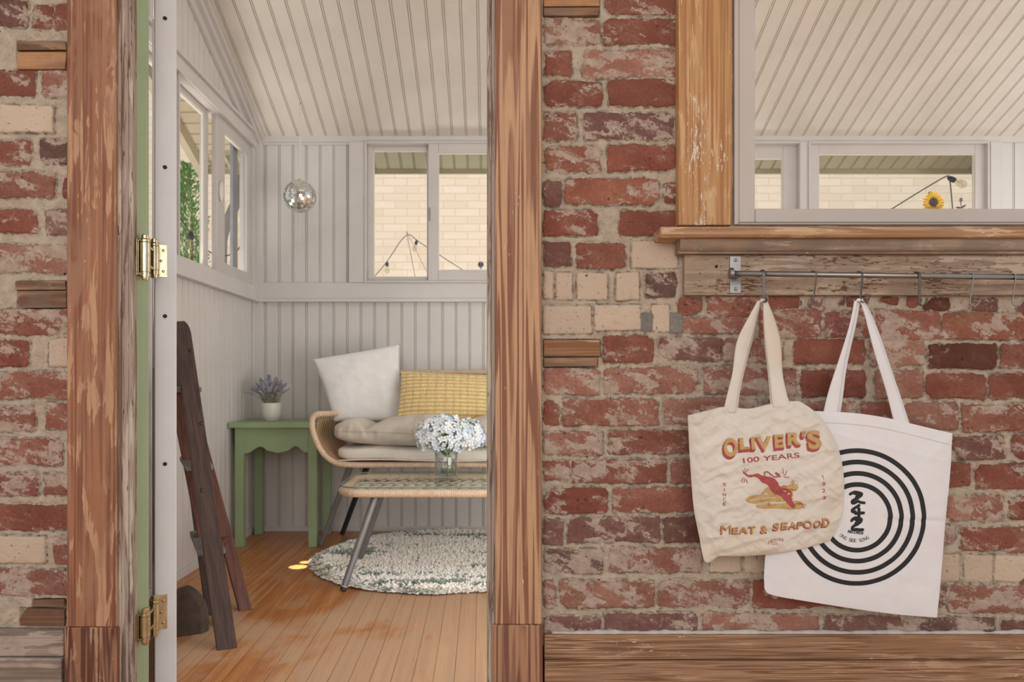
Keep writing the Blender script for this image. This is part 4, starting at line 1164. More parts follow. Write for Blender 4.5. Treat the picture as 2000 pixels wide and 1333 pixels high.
M_seam = fabric('seam_thread', col(198, 186, 172), 900, 0.2)
sm.tube(q, 0.0014, 6).obj('seam', M_seam, puff, smooth=True)
sv = []
for k in range(30):
    z = ztop+0.01+(Z(822, 3.5)-ztop)*k/29
    h = bv_.ray_cast(Vector((X(807, 3.46)+0.004*math.sin(k*0.3), 3.3, z)), Vector((0, 1, 0)))
    if h[0]: sv.append(h[0])
MB().tube(sv, 0.0014, 6).obj('seam', M_seam, puff, smooth=True)

def pillow(name, cs, thick, mat, n=60, fn=None, bow=0.05, pinch=0.45, cols=None):
    """cs: TL, TR, BR, BL corners (world). returns object"""
    TL, TR, BR, BL = cs
    nrm_ = ((TR-TL).cross(BL-TL)).normalized()
    if nrm_.y > 0: nrm_ = -nrm_
    m = MB(); G = []
    for side in (1, -1):
        g = []
        for i in range(n+1):
            row = []
            for j in range(n+1):
                u = -1+2*j/n; v = -1+2*i/n
                uu = u*(1-bow*(1-v*v)*abs(u)); vv = v*(1-bow*(1-u*u)*abs(v))
                a = (uu+1)/2; b = (vv+1)/2
                p = (TL.lerp(TR, a)).lerp(BL.lerp(BR, a), b)
                th_ = ((1-u*u)*(1-v*v))**pinch
                d = thick*th_
                if fn: d, p = fn(u, v, d, p, side, nrm_)
                row.append(p+nrm_*d*side)
            g.append(row if side == 1 else row[::-1])
        m.grid(g)
    return m.obj(name, mat, None, smooth=True, fix=True)
# white pillow
wc_ = [P(610.5, 702, 3.80), P(780, 672, 3.93), P(787, 824, 3.80), P(652, 824, 3.72)]
def wfn(u, v, d, p, side, nn_):
    w_ = float(fbm(np.array([u*2.2+3]), np.array([v*2.2+side]), 9, 3)[0]-0.5)
    return d*(1+0.35*w_), p
pw = pillow('throw_pillow', wc_, 0.062, M_white, 60, wfn, 0.035, 0.42)
tag(pw, 'large white ribbed square pillow leaning at the left end of the settee', 'pillow', None)
# yellow pillow
t = NT('yellow_chenille'); at_ = t.add('ShaderNodeAttribute', attribute_name='Col'); o = t.mapping()
n = t.noise(o, 700, 3, 0.7); n2 = t.noise(o, 90, 3)
c = t.mix(t.math('MULTIPLY', t.step(n2, 0.45, 0.7), 0.35), at_.outputs['Color'], col(240, 222, 170))
t.bsdf(c, 0.95, 0, t.bump(n, 0.002, 0.6), 0.1, Sheen_Weight=0.4); M_yel = t.m
yc_ = [P(783, 727, 3.80), P(1006, 736, 3.84), P(1012, 826, 3.68), P(775, 821, 3.68)]
ycols = []
def yfn(u, v, d, p, side, nn_):
    rows = 12.5
    k = (v+1)/2*rows; fr = k-math.floor(k)
    rib = abs(math.sin(math.pi*fr))**0.6
    cu = (u+1)/2*14.5+0.16*math.sin(u*9)
    seg = 1-0.35*math.exp(-(((cu-math.floor(cu))-0.5)/0.16)**2)
    nz = float(vnoise(np.array([u*40.0]), np.array([math.floor(k)*3.1]), 3)[0])
    h = (0.0068*rib*seg*(0.75+0.5*nz)) if side == 1 else 0
    base = 0.045*(max(0, 1-u*u)*max(0, 1-v*v))**0.25
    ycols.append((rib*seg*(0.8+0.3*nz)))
    return d+h-0.0, p
ny_ = 150
m = MB(); TL, TR, BR, BL = yc_
nrm_ = ((TR-TL).cross(BL-TL)).normalized()
if nrm_.y > 0: nrm_ = -nrm_
for side in (1, -1):
    g = []
    for i in range(ny_+1):
        row = []
        for j in range(2*ny_+1):
            u = -1+j/ny_; v = -1+2*i/ny_
            uu = u*(1-0.02*(1-v*v)*abs(u)); vv = v*(1-0.07*(1-u*u)*abs(v))
            a = (uu+1)/2; b = (vv+1)/2
            p = (TL.lerp(TR, a)).lerp(BL.lerp(BR, a), b)
            d = 0.062*((1-u*u)*(1-v*v))**0.40
            d, p = yfn(u, v, d, p, side, nrm_)
            row.append(p+nrm_*d*side)
        g.append(row)
    m.grid(g)
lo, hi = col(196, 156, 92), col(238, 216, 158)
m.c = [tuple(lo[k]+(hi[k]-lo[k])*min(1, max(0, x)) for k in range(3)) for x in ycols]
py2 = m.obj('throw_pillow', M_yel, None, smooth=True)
tag(py2, 'mustard yellow tufted chenille lumbar pillow on the settee', 'pillow', None)
# pink-edged fringed throw beyond the flowers
M_pink = plain('pink_fringed_throw', col(226, 178, 168), 0.95, 0, 0.08, 80)
M_fr = plain('cream_fringe', col(226, 216, 206), 0.95, 0, 0.05)
g = []
for i in range(14):
    row = []
    for j in range(20):
        u = j/19; v = i/13
        z = Z(828, 3.5)+0.004*math.sin(u*9+v*4)-(0.02*v)
        row.append(Vector((X(940, 3.47)+0.22*u, 3.72-0.27*v, z+0.010*math.sin(v*3))))
    g.append(row)
th_ = MB().grid(g).obj('folded_throw', M_pink, None, smooth=True)
md = th_.modifiers.new('s', 'SOLIDIFY'); md.thickness = 0.014
tag(th_, 'pink folded throw with cream fringe on the settee, half hidden by the door frame', 'blanket')
fm = MB()
for k in range(26):
    x = X(940, 3.45)+0.22*k/25; a = rg.uniform(-0.012, 0.012)
    fm.tube(smooth([Vector((x, 3.453, Z(829, 3.45))), Vector((x+a, 3.435, Z(842, 3.45))), Vector((x+a*0.4, 3.436, Z(858, 3.45))), Vector((x-a*0.4-0.01, 3.436, Z(874, 3.45)+0.008*rg.random()))], 1), 0.0016, 5)
fm.obj('fringe', M_fr, th_, smooth=True)

# ------------------------------------------------ coffee table
XT0, XT1, YT0, YT1 = -0.612, 0.33, 2.965, 3.475
ztg = 0.4055
ct = thing('coffee_table', 'low rattan coffee table with clear glass top and splayed grey legs on the rug', 'table', ((XT0+XT1)/2, (YT0+YT1)/2, 0))
def rrect(x0, x1, y0, y1, r, n=8):
    out = []
    for cx, cy, a0 in ((x1-r, y0+r, -90), (x1-r, y1-r, 0), (x0+r, y1-r, 90), (x0+r, y0+r, 180)):
        for k in range(n+1):
            a = R(a0+90*k/n); out.append((cx+r*math.cos(a), cy+r*math.sin(a)))
    return out
zr_ = ztg-0.026
MB().tube([Vector((a, b, zr_)) for a, b in rrect(XT0+0.012, XT1-0.012, YT0+0.012, YT1-0.012, 0.085, 10)], 0.0165, 14, closed=True, rib=0.10, pitch=0.0085).obj('rim', M_rat, ct, smooth=True)
# woven top: rattan lattice with chevron strands
m = MB()
zl = ztg-0.022
for k in range(19):
    x = XT0+0.05+k*(XT1-XT0-0.10)/18
    m.tube([Vector((x, YT0+0.03, zl)), Vector((x, YT1-0.03, zl))], 0.0022, 6)
for yv_ in (YT0+0.12, YT0+0.255, YT0+0.39):
    m.tube([Vector((XT0+0.02, yv_, zl-0.003)), Vector((XT1-0.02, yv_, zl-0.003))], 0.0035, 6)
    k = 0; x = XT0+0.05; stp = (XT1-XT0-0.10)/18
    while x < XT1-0.07:
        for dy in (-1, 1):
            for f_ in (0.0, 0.009):
                m.tube([Vector((x+f_, yv_, zl+0.001)), Vector((x+stp*0.95+f_, yv_+dy*0.058, zl+0.002))], 0.0030, 6)
        x += stp
for yv_ in (YT0+0.05, YT1-0.05):
    m.tube([Vector((XT0+0.03, yv_, zl-0.003)), Vector((XT1-0.03, yv_, zl-0.003))], 0.0045, 6)
M_lat = rattan('lattice_cane', col(222, 210, 192), col(240, 230, 214))
m.obj('lattice', M_lat, ct, smooth=True)
# pale woven panel seen between strands
M_under = plain('woven_panel', col(176, 168, 158), 0.8, 0, 0.1, 200, 0.5)
m = MB(); out = rrect(XT0+0.02, XT1-0.02, YT0+0.02, YT1-0.02, 0.08, 8)
m.prism(out, lambda u, v, tt: (u, v, tt), zl-0.012, zl-0.007).obj('woven_panel', M_under, ct)
M_tglass = glass('table_glass', (0.965, 0.985, 0.975, 1), 0.0, 0.5)
m = MB(); m.prism(rrect(XT0, XT1, YT0, YT1, 0.09, 10), lambda u, v, tt: (u, v, tt), ztg-0.0055, ztg)
M_gedge = plain('green_glass_edge', col(116, 138, 132), 0.15)
go = m.obj('glass_top', M_tglass, ct, fix=True)
go.data.materials.append(M_gedge)
for p in go.data.polygons:
    if abs(p.normal.z) < 0.5: p.material_index = 1
for (tx, ty_, fx, fy, fz) in ((-0.462, 3.055, -0.577, 2.957, 0.0), (-0.468, 3.335, -0.584, 3.36, 0.016), (0.20, 3.055, 0.31, 2.957, 0.016), (0.20, 3.335, 0.31, 3.36, 0.016)):
    a = Vector((tx, ty_, zr_-0.006)); b = Vector((fx, fy, fz+0.012)); d = (b-a).normalized()
    lg = MB().tube([a, b], [0.0155, 0.0125], 18).obj('leg', M_legm, ct, bevel=0.0008)
    MB().tube([b-d*0.005, b+d*0.010], [0.0135, 0.0125], 16).obj('foot_cap', M_blackm, lg, bevel=0.001)
    MB().tube([b-d*0.008, b-d*0.005], 0.0132, 16).obj('ring', M_rat, lg)
    e = Vector((tx+(0.05 if tx < 0 else -0.05), ty_+0.02, zr_-0.008))
for x in (-0.50, 0.24): MB().box(x-0.012, x+0.012, YT0+0.03, YT1-0.03, zr_-0.006, zr_+0.002).obj('cross_brace', M_blackm, ct)

# ------------------------------------------------ vase with hydrangeas
M_vase = glass('clear_vase_glass', (0.95, 0.965, 0.97, 1), 0.0, 2.2)
vy = 3.25; vx = X(871.5, vy); vr = 22.3/(F/vy); vz = ztg; vh = (936-860)/(F/vy)
vase = thing('vase', 'clear cylindrical glass vase half full of water on the coffee table', 'vase', (vx, vy, vz))
MB().lathe([(0.0001, 0.0005), (vr-0.003, 0.0005), (vr, 0.003), (vr, vh), (vr-0.0022, vh), (vr-0.0026, 0.0125), (vr-0.012, 0.0105), (0.0001, 0.0105)], (vx, vy, vz), 56).obj('vessel', M_vase, vase, smooth=True)
'''
rf = t.add('ShaderNodeBsdfRefraction'); rf.inputs['IOR'].default_value = 1.20; rf.inputs['Color'].default_value = (0.97, 0.985, 0.98, 1); rf.inputs['Roughness'].default_value = 0
trn = t.add('ShaderNodeBsdfTransparent'); mx = t.add('ShaderNodeMixShader'); mx.inputs[0].default_value = 0.45
t.link(rf.outputs[0], mx.inputs[1]); t.link(trn.outputs[0], mx.inputs[2]); '''
M_water = glass('water', (0.93, 0.95, 0.95, 1), 0.0, 1.0)
hw_ = (936-900)/(F/vy)
MB().lathe([(0.0001, 0.0115), (vr-0.013, 0.0115), (vr-0.0036, 0.0132), (vr-0.0034, hw_), (0.0001, hw_-0.0004)], (vx, vy, vz), 48).obj('water', M_water, vase, smooth=True)
M_rim_ = plain('water_line', col(196, 202, 204), 0.1)
MB().tube([Vector((vx+(vr-0.0040)*math.cos(k*math.pi/24), vy+(vr-0.0040)*math.sin(k*math.pi/24), vz+hw_)) for k in range(48)], 0.0006, 5, closed=True).obj('water_line', M_rim_, vase, smooth=True)
M_petal = vcol('hydrangea_petals', 0.7, 0, attr='Col', spec=0.25)
M_stem = plain('green_stem', col(136, 156, 84), 0.5, 0, 0.1, 60)
M_leaf = plain('hydrangea_leaf', col(78, 104, 62), 0.5, 0, 0.15, 90, 0.3)
def hydrangea(name, c, rx, ry, rz, n, seed, label, stem_pts, blue):
    rg = random.Random(seed)
    th = thing(name, label, 'flower', tuple(stem_pts[0]), 'hydrangeas in the glass vase')
    m = MB(); cen = MB()
    for i in range(n):
        zz = 1-1.72*(i+0.5)/n; a = i*2.39996+rg.uniform(-0.2, 0.2)
        r_ = math.sqrt(max(0, 1-zz*zz))
        d = Vector((r_*math.cos(a), r_*math.sin(a), zz))
        k = rg.uniform(0.86, 1.07)
        p = Vector((c.x+d.x*rx*k, c.y+d.y*ry*k, c.z+d.z*rz*k))
        nn_ = (Vector((d.x/rx, d.y/ry, d.z/rz)).normalized()+Vector((rg.uniform(-.4, .4), rg.uniform(-.4, .4), rg.uniform(-.4, .4)))).normalized()
        u = nn_.cross(Vector((0, 0, 1)));  u = u.normalized() if u.length > 0.1 else Vector((1, 0, 0)); w = nn_.cross(u)
        rot = rg.uniform(0, 1.57); sz = rg.uniform(0.0125, 0.0175)
        tint = rg.random()*blue
        base = [0.95-0.24*tint, 0.96-0.15*tint, 0.985-0.02*tint]
        if rg.random() < 0.3: base = [0.94, 0.95, 0.90]
        for q in range(4):
            b = rot+q*math.pi/2; da = u*math.cos(b)+w*math.sin(b); db = nn_.cross(da)
            bi = len(m.v)
            pr = [(0.02, 0, 0.0), (0.45, 0.36, 0.10), (0.85, 0.40, 0.12), (1.05, 0.0, 0.02), (0.85, -0.40, 0.12), (0.45, -0.36, 0.10), (0.55, 0, 0.0)]
            cup = rg.uniform(-0.15, 0.35)
            for (l, s, h) in pr:
                m.v.append(tuple(p+da*sz*l+db*sz*s+nn_*sz*(h+cup*l*l)))
                f = 1.0 if l > 0.3 else 0.86
                m.c.append((base[0]*f*0.98, base[1]*f, base[2]*(f if f == 1 else 0.8)))
            m.f += [(bi, bi+1, bi+6), (bi+1, bi+2, bi+6), (bi+2, bi+3, bi+6), (bi+3, bi+4, bi+6), (bi+4, bi+5, bi+6), (bi+5, bi, bi+6)]
        cen.ball(p+nn_*0.001, 0.0017, 6, 4)
    m.obj('petals', M_petal, th, smooth=True)
    cen.obj('flower_centres', plain('flower_centre', col(222, 220, 170), 0.7), th, smooth=True)
    q = MB().ball(c, 1.0, 16, 10)
    q.v = [(c.x+(x-c.x)*rx*0.72, c.y+(y-c.y)*ry*0.72, c.z+(z-c.z)*rz*0.72) for x, y, z in q.v]
    q.obj('calyx', plain('calyx_green', col(176, 190, 176), 0.8), th, smooth=True)
    MB().tube(smooth([Vector(s) for s in stem_pts], 2), 0.0042, 10).obj('stem', M_stem, th, smooth=True)
    return th
c1 = P(866, 851, vy-0.005); c2 = P(913, 852, vy+0.02)
h1 = hydrangea('hydrangea', c1, 0.112, 0.085, 0.085, 330, 5, 'larger left hydrangea head of white and pale blue petals in the vase',
          [P(873, 931, vy-0.008), P(876, 902, vy-0.006), P(878, 876, vy), c1+Vector((0.02, 0, 0))], 0.75)
h2 = hydrangea('hydrangea', c2, 0.070, 0.065, 0.070, 170, 6, 'smaller right hydrangea head of pale blue petals in the vase',
          [P(888, 925, vy+0.005), P(879, 899, vy+0.004), P(874, 880, vy+0.01), P(893, 862, vy+0.01), c2], 1.0)
def leaf(base, tip, width, mat, parent, name='leaf', cup=0.15, nrm_=Vector((0, -1, 0))):
    base = Vector(base); tip = Vector(tip); d = tip-base; sd = d.cross(nrm_).normalized()
    g = []
    for i in range(13):
        u = i/12; w_ = width*math.sin(math.pi*min(1, u*0.97+0.03))**0.75*(1-0.25*u)
        row = []
        for j in range(7):
            v = -1+2*j/6
            row.append(base+d*u+sd*w_*v+nrm_*(cup*width*(v*v)-0.35*d.length*0.3*math.sin(u*math.pi)+0.0012*math.cos(v*9+u*30)))
        g.append(row)
    return MB().grid(g).obj(name, mat, parent, smooth=True)
leaf(P(880, 884, vy-0.060), P(868, 846, vy-0.098), 0.034, M_leaf, h1, nrm_=Vector((0.1, -1, 0.1)).normalized())
leaf(P(872, 892, vy-0.004), P(855, 866, vy-0.02), 0.012, M_leaf, h1)
leaf(P(886, 880, vy-0.002), P(893, 852, vy-0.02), 0.02, M_leaf, h2)
MB().tube(smooth([P(878, 899, vy-0.002), P(884, 908, vy-0.006), P(893, 912, vy-0.008)], 2), 0.004, 8).obj('side_stem', M_stem, h2, smooth=True)

# ------------------------------------------------ shag rug
rc = Vector((-0.2225, 3.49, 0)); rr_ = 0.592
rug = thing('rug', 'round shag rug in ivory with green flecks on the porch floor', 'rug', tuple(rc))
M_shag = vcol('shag_pile', 0.95, 0.0, attr='Col', spec=0.1)
rgn = np.random.RandomState(7)
NTUF = 25000
rad = np.sqrt(rgn.rand(NTUF))*rr_; an = rgn.rand(NTUF)*2*np.pi
tx_ = rc.x+rad*np.cos(an); ty__ = rc.y+rad*np.sin(an)
n1 = fbm(tx_*3.2, ty__*17.0, 61, 4, 0.6); n2 = fbm(tx_*30, ty__*60, 63, 3, 0.6); n3 = fbm(tx_*2, ty__*3, 67, 2)
gsel = (n1*0.62+n2*0.38+0.13*(rgn.rand(NTUF)-0.5)) > (0.600-0.05*(n3-0.5))
base_ = MB().lathe([(0.0001, 0.0015), (rr_-0.015, 0.0015), (rr_-0.008, 0.008), (rr_-0.02, 0.017), (0.0001, 0.020)], tuple(rc), 72)
base_.obj('backing', plain('rug_backing', col(196, 188, 172), 0.95, 0, 0.1, 60), rug, smooth=True)
hgt = 0.008+0.012*rgn.rand(NTUF)*(0.6+0.8*n2); edge_f = np.clip((rr_-rad)/0.05, 0.25, 1)
lx = (rgn.rand(NTUF)-0.5)*0.015+np.cos(an)*0.008*(1-edge_f)*2; ly = (rgn.rand(NTUF)-0.5)*0.015+np.sin(an)*0.012*(1-edge_f)*2
wd_ = 0.0036+0.0022*rgn.rand(NTUF)
V = []; Fq = []; Cq = []
ivory = np.array(col(248, 244, 237)[:3]); ivory2 = np.array(col(234, 220, 200)[:3]); green = np.array(col(130, 144, 130)[:3]); green2 = np.array(col(160, 170, 158)[:3])
tc_ = np.where(gsel[:, None], np.where(rgn.rand(NTUF)[:, None] > 0.5, green, green2), np.where((n3 > 0.52)[:, None], ivory, ivory*0.7+ivory2*0.3))
tc_ = tc_*(0.88+0.2*rgn.rand(NTUF)[:, None])
z0_ = 0.004+0.013*edge_f
ring = 5
for lev_, (hk_, rk_, bend) in enumerate(((0.0, 0.8, 0.0), (0.55, 1.15, 0.45), (0.92, 0.8, 0.9), (1.0, 0.15, 1.0))):
    for k in range(ring):
        a = 2*np.pi*k/ring
        V.append(np.stack([tx_+lx*bend+np.cos(a)*wd_*rk_, ty__+ly*bend+np.sin(a)*wd_*rk_, z0_+hgt*hk_*edge_f], -1))
V = np.stack(V, 1).reshape(-1, 3)          # tuft-major
nb = ring*4
fq = []
for l in range(3):
    for k in range(ring):
        k2 = (k+1) % ring; fq.append((l*ring+k, l*ring+k2, (l+1)*ring+k2, (l+1)*ring+k))
fq = np.array(fq)
Fq = (np.arange(NTUF)[:, None, None]*nb+fq[None]).reshape(-1, 4)
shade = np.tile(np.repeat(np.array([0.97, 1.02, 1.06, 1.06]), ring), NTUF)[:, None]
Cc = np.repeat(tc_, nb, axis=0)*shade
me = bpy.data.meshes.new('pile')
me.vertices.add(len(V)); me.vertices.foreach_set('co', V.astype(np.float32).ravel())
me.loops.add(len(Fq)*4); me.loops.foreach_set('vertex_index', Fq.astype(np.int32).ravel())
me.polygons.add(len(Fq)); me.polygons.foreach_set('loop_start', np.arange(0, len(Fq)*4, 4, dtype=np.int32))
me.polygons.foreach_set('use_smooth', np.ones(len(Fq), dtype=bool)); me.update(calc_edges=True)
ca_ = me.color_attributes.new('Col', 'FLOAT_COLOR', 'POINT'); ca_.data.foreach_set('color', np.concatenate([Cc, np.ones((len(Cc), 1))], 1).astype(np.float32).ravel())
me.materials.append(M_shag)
po = bpy.data.objects.new('pile', me); C.objects.link(po); attach(po, rug); po['kind'] = 'stuff'

# ------------------------------------------------ folded wooden step ladder
def oldwood(name, a, b, c):
    t = NT(name); o = t.mapping(rot=(R(22.8), R(16.9), 0))
    n = t.noise(t.mapping((150, 150, 5), src=o), 1, 4, 0.6); n2 = t.noise(t.mapping((30, 30, 2.5), src=o), 1, 3, 0.5); n3 = t.noise(t.mapping((260, 260, 60), src=o), 1, 2)
    cc = t.mix(t.step(n, 0.3, 0.7), a, b); cc = t.mix(t.math('MULTIPLY', t.step(n2, 0.5, 0.75), 0.5), cc, c)
    cc = t.mix(t.math('MULTIPLY', t.step(n3, 0.76, 0.84), 0.35), cc, col(140, 124, 112))
    t.bsdf(cc, 0.5, 0, t.bump(n, 0.001, 0.35), 0.4); return t.m
M_lad = oldwood('dark_ladder_wood', col(56, 42, 38), col(88, 66, 58), col(104, 82, 72))
M_lad2 = oldwood('red_brown_ladder_wood', col(82, 50, 40), col(116, 74, 58), col(130, 88, 70))
M_lede = plain('worn_grey_tread', col(132, 126, 124), 0.5, 0, 0.1, 50)
M_bolt = plain('dark_bolt', col(84, 66, 58), 0.45, 0.4, 0.1, 80)
lad = thing('step_ladder', 'dark brown folded wooden step ladder leaning beside the open door', 'ladder', (-0.86, 2.45, 0))
Wv = Vector((-0.162, 0.34, 0)); wn_ = Wv.normalized()
UA = Vector((-0.300, 0.385, 1.03))
A1 = Vector((-0.812, 2.325, 0.0)); A2 = A1+Wv
def plank(a, b, w, t_, fwd, taper=1.0, foot=True, round_top=True):
    """board from a (foot) to b (top); t_ thick across the ladder width, w along fwd; foot cut level with the floor"""
    a = Vector(a); b = Vector(b); d = (b-a).normalized()
    f_ = Vector(fwd); f_ = (f_-d*f_.dot(d)).normalized(); s_2 = d.cross(f_).normalized()
    m = MB(); rows = []
    L = (b-a).length
    us = [0.0, 0.15, 0.35, 0.55, 0.75, 0.9]+([0.955, 0.975, 0.988, 0.997, 1.0] if round_top else [1.0])
    for u in us:
        hw = w/2
        if round_top and u > 0.955:
            q_ = (u-0.955)/0.045; hw = w/2*math.sqrt(max(0.02, 1-(q_**2)*0.85))
        c_ = a+d*L*u
        row = [c_-f_*hw-s_2*t_/2, c_+f_*hw-s_2*t_/2, c_+f_*hw+s_2*t_/2, c_-f_*hw+s_2*t_/2, c_-f_*hw-s_2*t_/2]
        if u == 0 and foot:
            row = [p-d*(p.z/d.z) for p in row]      # level cut
        rows.append(row)
    m.grid(rows); n_ = len(rows); m.f.append((0, 1, 2, 3)); b_ = (n_-1)*5; m.f.append((b_, b_+1, b_+2, b_+3))
    return m
fwdA = Vector((0.90, 0.43, 0))     # toward the climbing side, roughly facing the picture plane
wA = 0.058
a1 = plank(A1, A1+UA, wA, 0.024, fwdA, round_top=True).obj('rail', M_lad, lad, bevel=0.002, fix=True)
a2 = plank(A2, A2+UA*0.99, wA, 0.024, fwdA, round_top=True).obj('rail', M_lad, lad, bevel=0.002, fix=True)
for zt_ in (0.27, 0.53, 0.79):
    k = zt_/1.03
    p = A1+UA*k+wn_*0.011; q = A2+UA*k-wn_*0.011
    MB().bar(p-fwdA*0.004, q-fwdA*0.004, 0.085, 0.018, up=(0, 0, 1)).obj('tread', M_lede, lad, bevel=0.003)
UB = Vector((-0.270, 0.258, 0.80))
B2 = Vector((-0.882, 2.715, 0)); B1 = Vector((-0.905, 2.55, 0))
UB2 = Vector((-0.318, 0.258, 0.80))
plank(B2, B2+UB2, 0.044, 0.022, fwdA).obj('rear_leg', M_lad2, lad, bevel=0.002, fix=True)
plank(B1, B1+UB*0.96, 0.045, 0.022, fwdA).obj('rear_leg', M_lad2, lad, bevel=0.002, fix=True)
for k in (0.3, 0.6): MB().bar(B1+UB*k, B2+UB2*k, 0.03, 0.016).obj('rear_brace', M_lad2, lad, bevel=0.002)
d = UA.normalized(); f_ = (fwdA-d*fwdA.dot(d)).normalized(); s_2 = d.cross(f_).normalized()
if s_2.y > 0: s_2 = -s_2
for (px, py) in ((375, 688), (396, 833), (395, 958)):
    best = min((abs((A1+UA*u).z-0)*0+abs(CY-F*((A1+UA*u).z-H)/(A1+UA*u).y-py), u) for u in [i/200 for i in range(200)])[1]
    c_ = A1+UA*best
    off_x = (px-(CX+F*c_.x/c_.y))/F*c_.y
    MB().lathe([(0.0001, 0.0035), (0.004, 0.0033), (0.0072, 0.0018), (0.0078, 0.0)], c_+f_*max(-0.02, min(0.02, off_x))+s_2*0.0122, 16, axis=s_2).obj('bolt', M_bolt, lad, smooth=True)

# ------------------------------------------------ pointed arch doorstop
M_iron = plain('rusty_dark_iron', col(88, 74, 62), 0.75, 0.1, 0.18, 22, 0.6)
pts = []
apx = P(354, 1146, 2.44); brx = X(388, 2.42)
hw2 = brx-apx.x
for k in range(13):
    u = k/12
    pts.append((hw2*(1-u**2.2)**0.8 if k < 12 else 0.0, apx.z*(0.28+0.72*u)))
poly = [(hw2*1.0, 0.0)]+pts+[(-a, b) for a, b in pts[:-1][::-1]]+[(-hw2*1.0, 0.0)]
ca_r, sa_r = math.cos(R(24)), math.sin(R(24))
ds = MB().prism(poly, lambda u, v, tt: (apx.x+u*ca_r-tt*sa_r*-1, 2.43+u*sa_r+tt*ca_r, v), 0, 0.035).obj('door_stop', M_iron, None, bevel=0.003, fix=True)
tag(ds, 'dark pointed arch shaped iron door stop on the floor by the ladder foot', 'door stop')

# ------------------------------------------------ mirror ball
t = NT('mirror_tiles'); o = t.mapping()
a_ = t.add('ShaderNodeAttribute', attribute_name='Col')
t.bsdf(a_.outputs['Color'], 0.08, 0.9, None); M_mir = t.m
db_y = 3.895; dc = P(585.5, 384, db_y); dr = 31.5/(F/db_y)
db = thing('mirror_ball', 'small silver mirror ball hanging on a white cord in the porch corner', 'mirror ball', tuple(dc))
m = MB(); rg = random.Random(2); rows_n = 19
for i in range(rows_n):
    p0, p1 = math.pi*i/rows_n, math.pi*(i+1)/rows_n
    nq = max(3, int(2*rows_n*math.sin((p0+p1)/2)))
    for k in range(nq):
        a0, a1_ = 2*math.pi*k/nq, 2*math.pi*(k+1)/nq
        pm, am = (p0+p1)/2, (a0+a1_)/2
        nrm_ = Vector((math.sin(pm)*math.cos(am), math.sin(pm)*math.sin(am), math.cos(pm)))
        jit = Vector((rg.uniform(-1, 1), rg.uniform(-1, 1), rg.uniform(-1, 1)))*0.035
        n2_ = (nrm_+jit).normalized()
        b = len(m.v)
        for (pp, aa) in ((p0, a0), (p0, a1_), (p1, a1_), (p1, a0)):
            q = Vector((math.sin(pp)*math.cos(aa), math.sin(pp)*math.sin(aa), math.cos(pp)))
            q = nrm_+(q-nrm_)*0.93
            q = q-n2_*((q-nrm_).dot(n2_))
            m.v.append(tuple(dc+q*dr)); g_ = rg.uniform(0.72, 0.95); m.c.append((g_, g_, g_*0.98))
        m.f.append((b, b+3, b+2, b+1))
m.obj('mirror_tiles', M_mir, db)
MB().ball(dc, dr*0.975, 32, 20).obj('core', plain('mirror_ball_core', col(196, 192, 184), 0.5), db, smooth=True)
M_cord = plain('white_cord', col(226, 220, 212), 0.9, 0, 0.05, 200)
top = P(587, 204, db_y)
MB().lathe([(0.0001, 0), (0.008, 0), (0.008, 0.006), (0.0001, 0.007)], dc+Vector((0, 0, dr*0.985)), 14).obj('cap', plain('steel_cap', col(170, 168, 164), 0.3, 0.8), db)
MB().tube([dc+Vector((0, 0, dr)), top], 0.0042, 8, rib=0.35, pitch=0.010).obj('cord', M_cord, db, smooth=True)
MB().tube([dc-Vector((0, 0, dr)), dc-Vector((-0.002, 0, dr+0.07)), dc-Vector((0.003, 0, dr+0.11)), P(587.5, 474, db_y)], 0.0024, 6, rib=0.3, pitch=0.01).obj('loose_cord', M_cord, db, smooth=True)
zt_ = zc(db_y)
MB().tube(smooth([Vector((top.x, db_y, zt_+0.004)), Vector((top.x, db_y, zt_-0.012)), top+Vector((0.005, 0, 0.004)), top+Vector((0, 0, -0.004)), top+Vector((-0.005, 0, 0.004))], 2), 0.0014, 6).obj('ceiling_hook', plain('brass_hook', col(190, 170, 130), 0.3, 0.8), db, smooth=True)
# ================================================================== outside
t = NT('cream_brick'); o = t.mapping()
sp_ = t.add('ShaderNodeSeparateXYZ'); t.link(o, sp_.inputs[0]); cb = t.add('ShaderNodeCombineXYZ'); t.link(sp_.outputs[0], cb.inputs[0]); t.link(sp_.outputs[2], cb.inputs[1])
br = t.add('ShaderNodeTexBrick'); t.link(cb.outputs[0], br.inputs['Vector'])
br.inputs['Scale'].default_value = 1.0; br.inputs['Brick Width'].default_value = 0.21; br.inputs['Row Height'].default_value = 0.0664
br.inputs['Mortar Size'].default_value = 0.0045; br.inputs['Mortar Smooth'].default_value = 0.3; br.inputs['Bias'].default_value = 0.0
br.inputs['Color1'].default_value = col(222, 206, 190); br.inputs['Color2'].default_value = col(214, 196, 178); br.inputs['Mortar'].default_value = col(204, 182, 152)
n = t.noise(t.mapping((3, 3, 14)), 2, 4)
c = t.mix(t.math('MULTIPLY', t.step(n, 0.45, 0.7), 0.3), br.outputs['Color'], col(208, 192, 170))
t.bsdf(c, 0.9, 0, t.bump(br.outputs['Fac'], 0.003, -0.6), 0.2); M_cb = t.m
YN = 6.6
nb_ = thing('neighbouring_house', 'cream brick wall of the neighbouring house seen through the porch windows', 'building', (0, YN, -0.5))
MB().box(-7, 9, YN, YN+0.3, -0.5, 4.6).obj('brick_wall', M_cb, nb_)
M_soil = plain('ground_soil', col(120, 118, 92), 0.95, 0, 0.2, 6, 0.3)
struct(MB().box(-7, 9, YB+0.10, 9, -0.55, -0.5).obj('ground', M_soil))
struct(MB().box(-7, XL-0.06, 1.0, YB+0.10, -0.55, -0.5).obj('ground', M_soil))
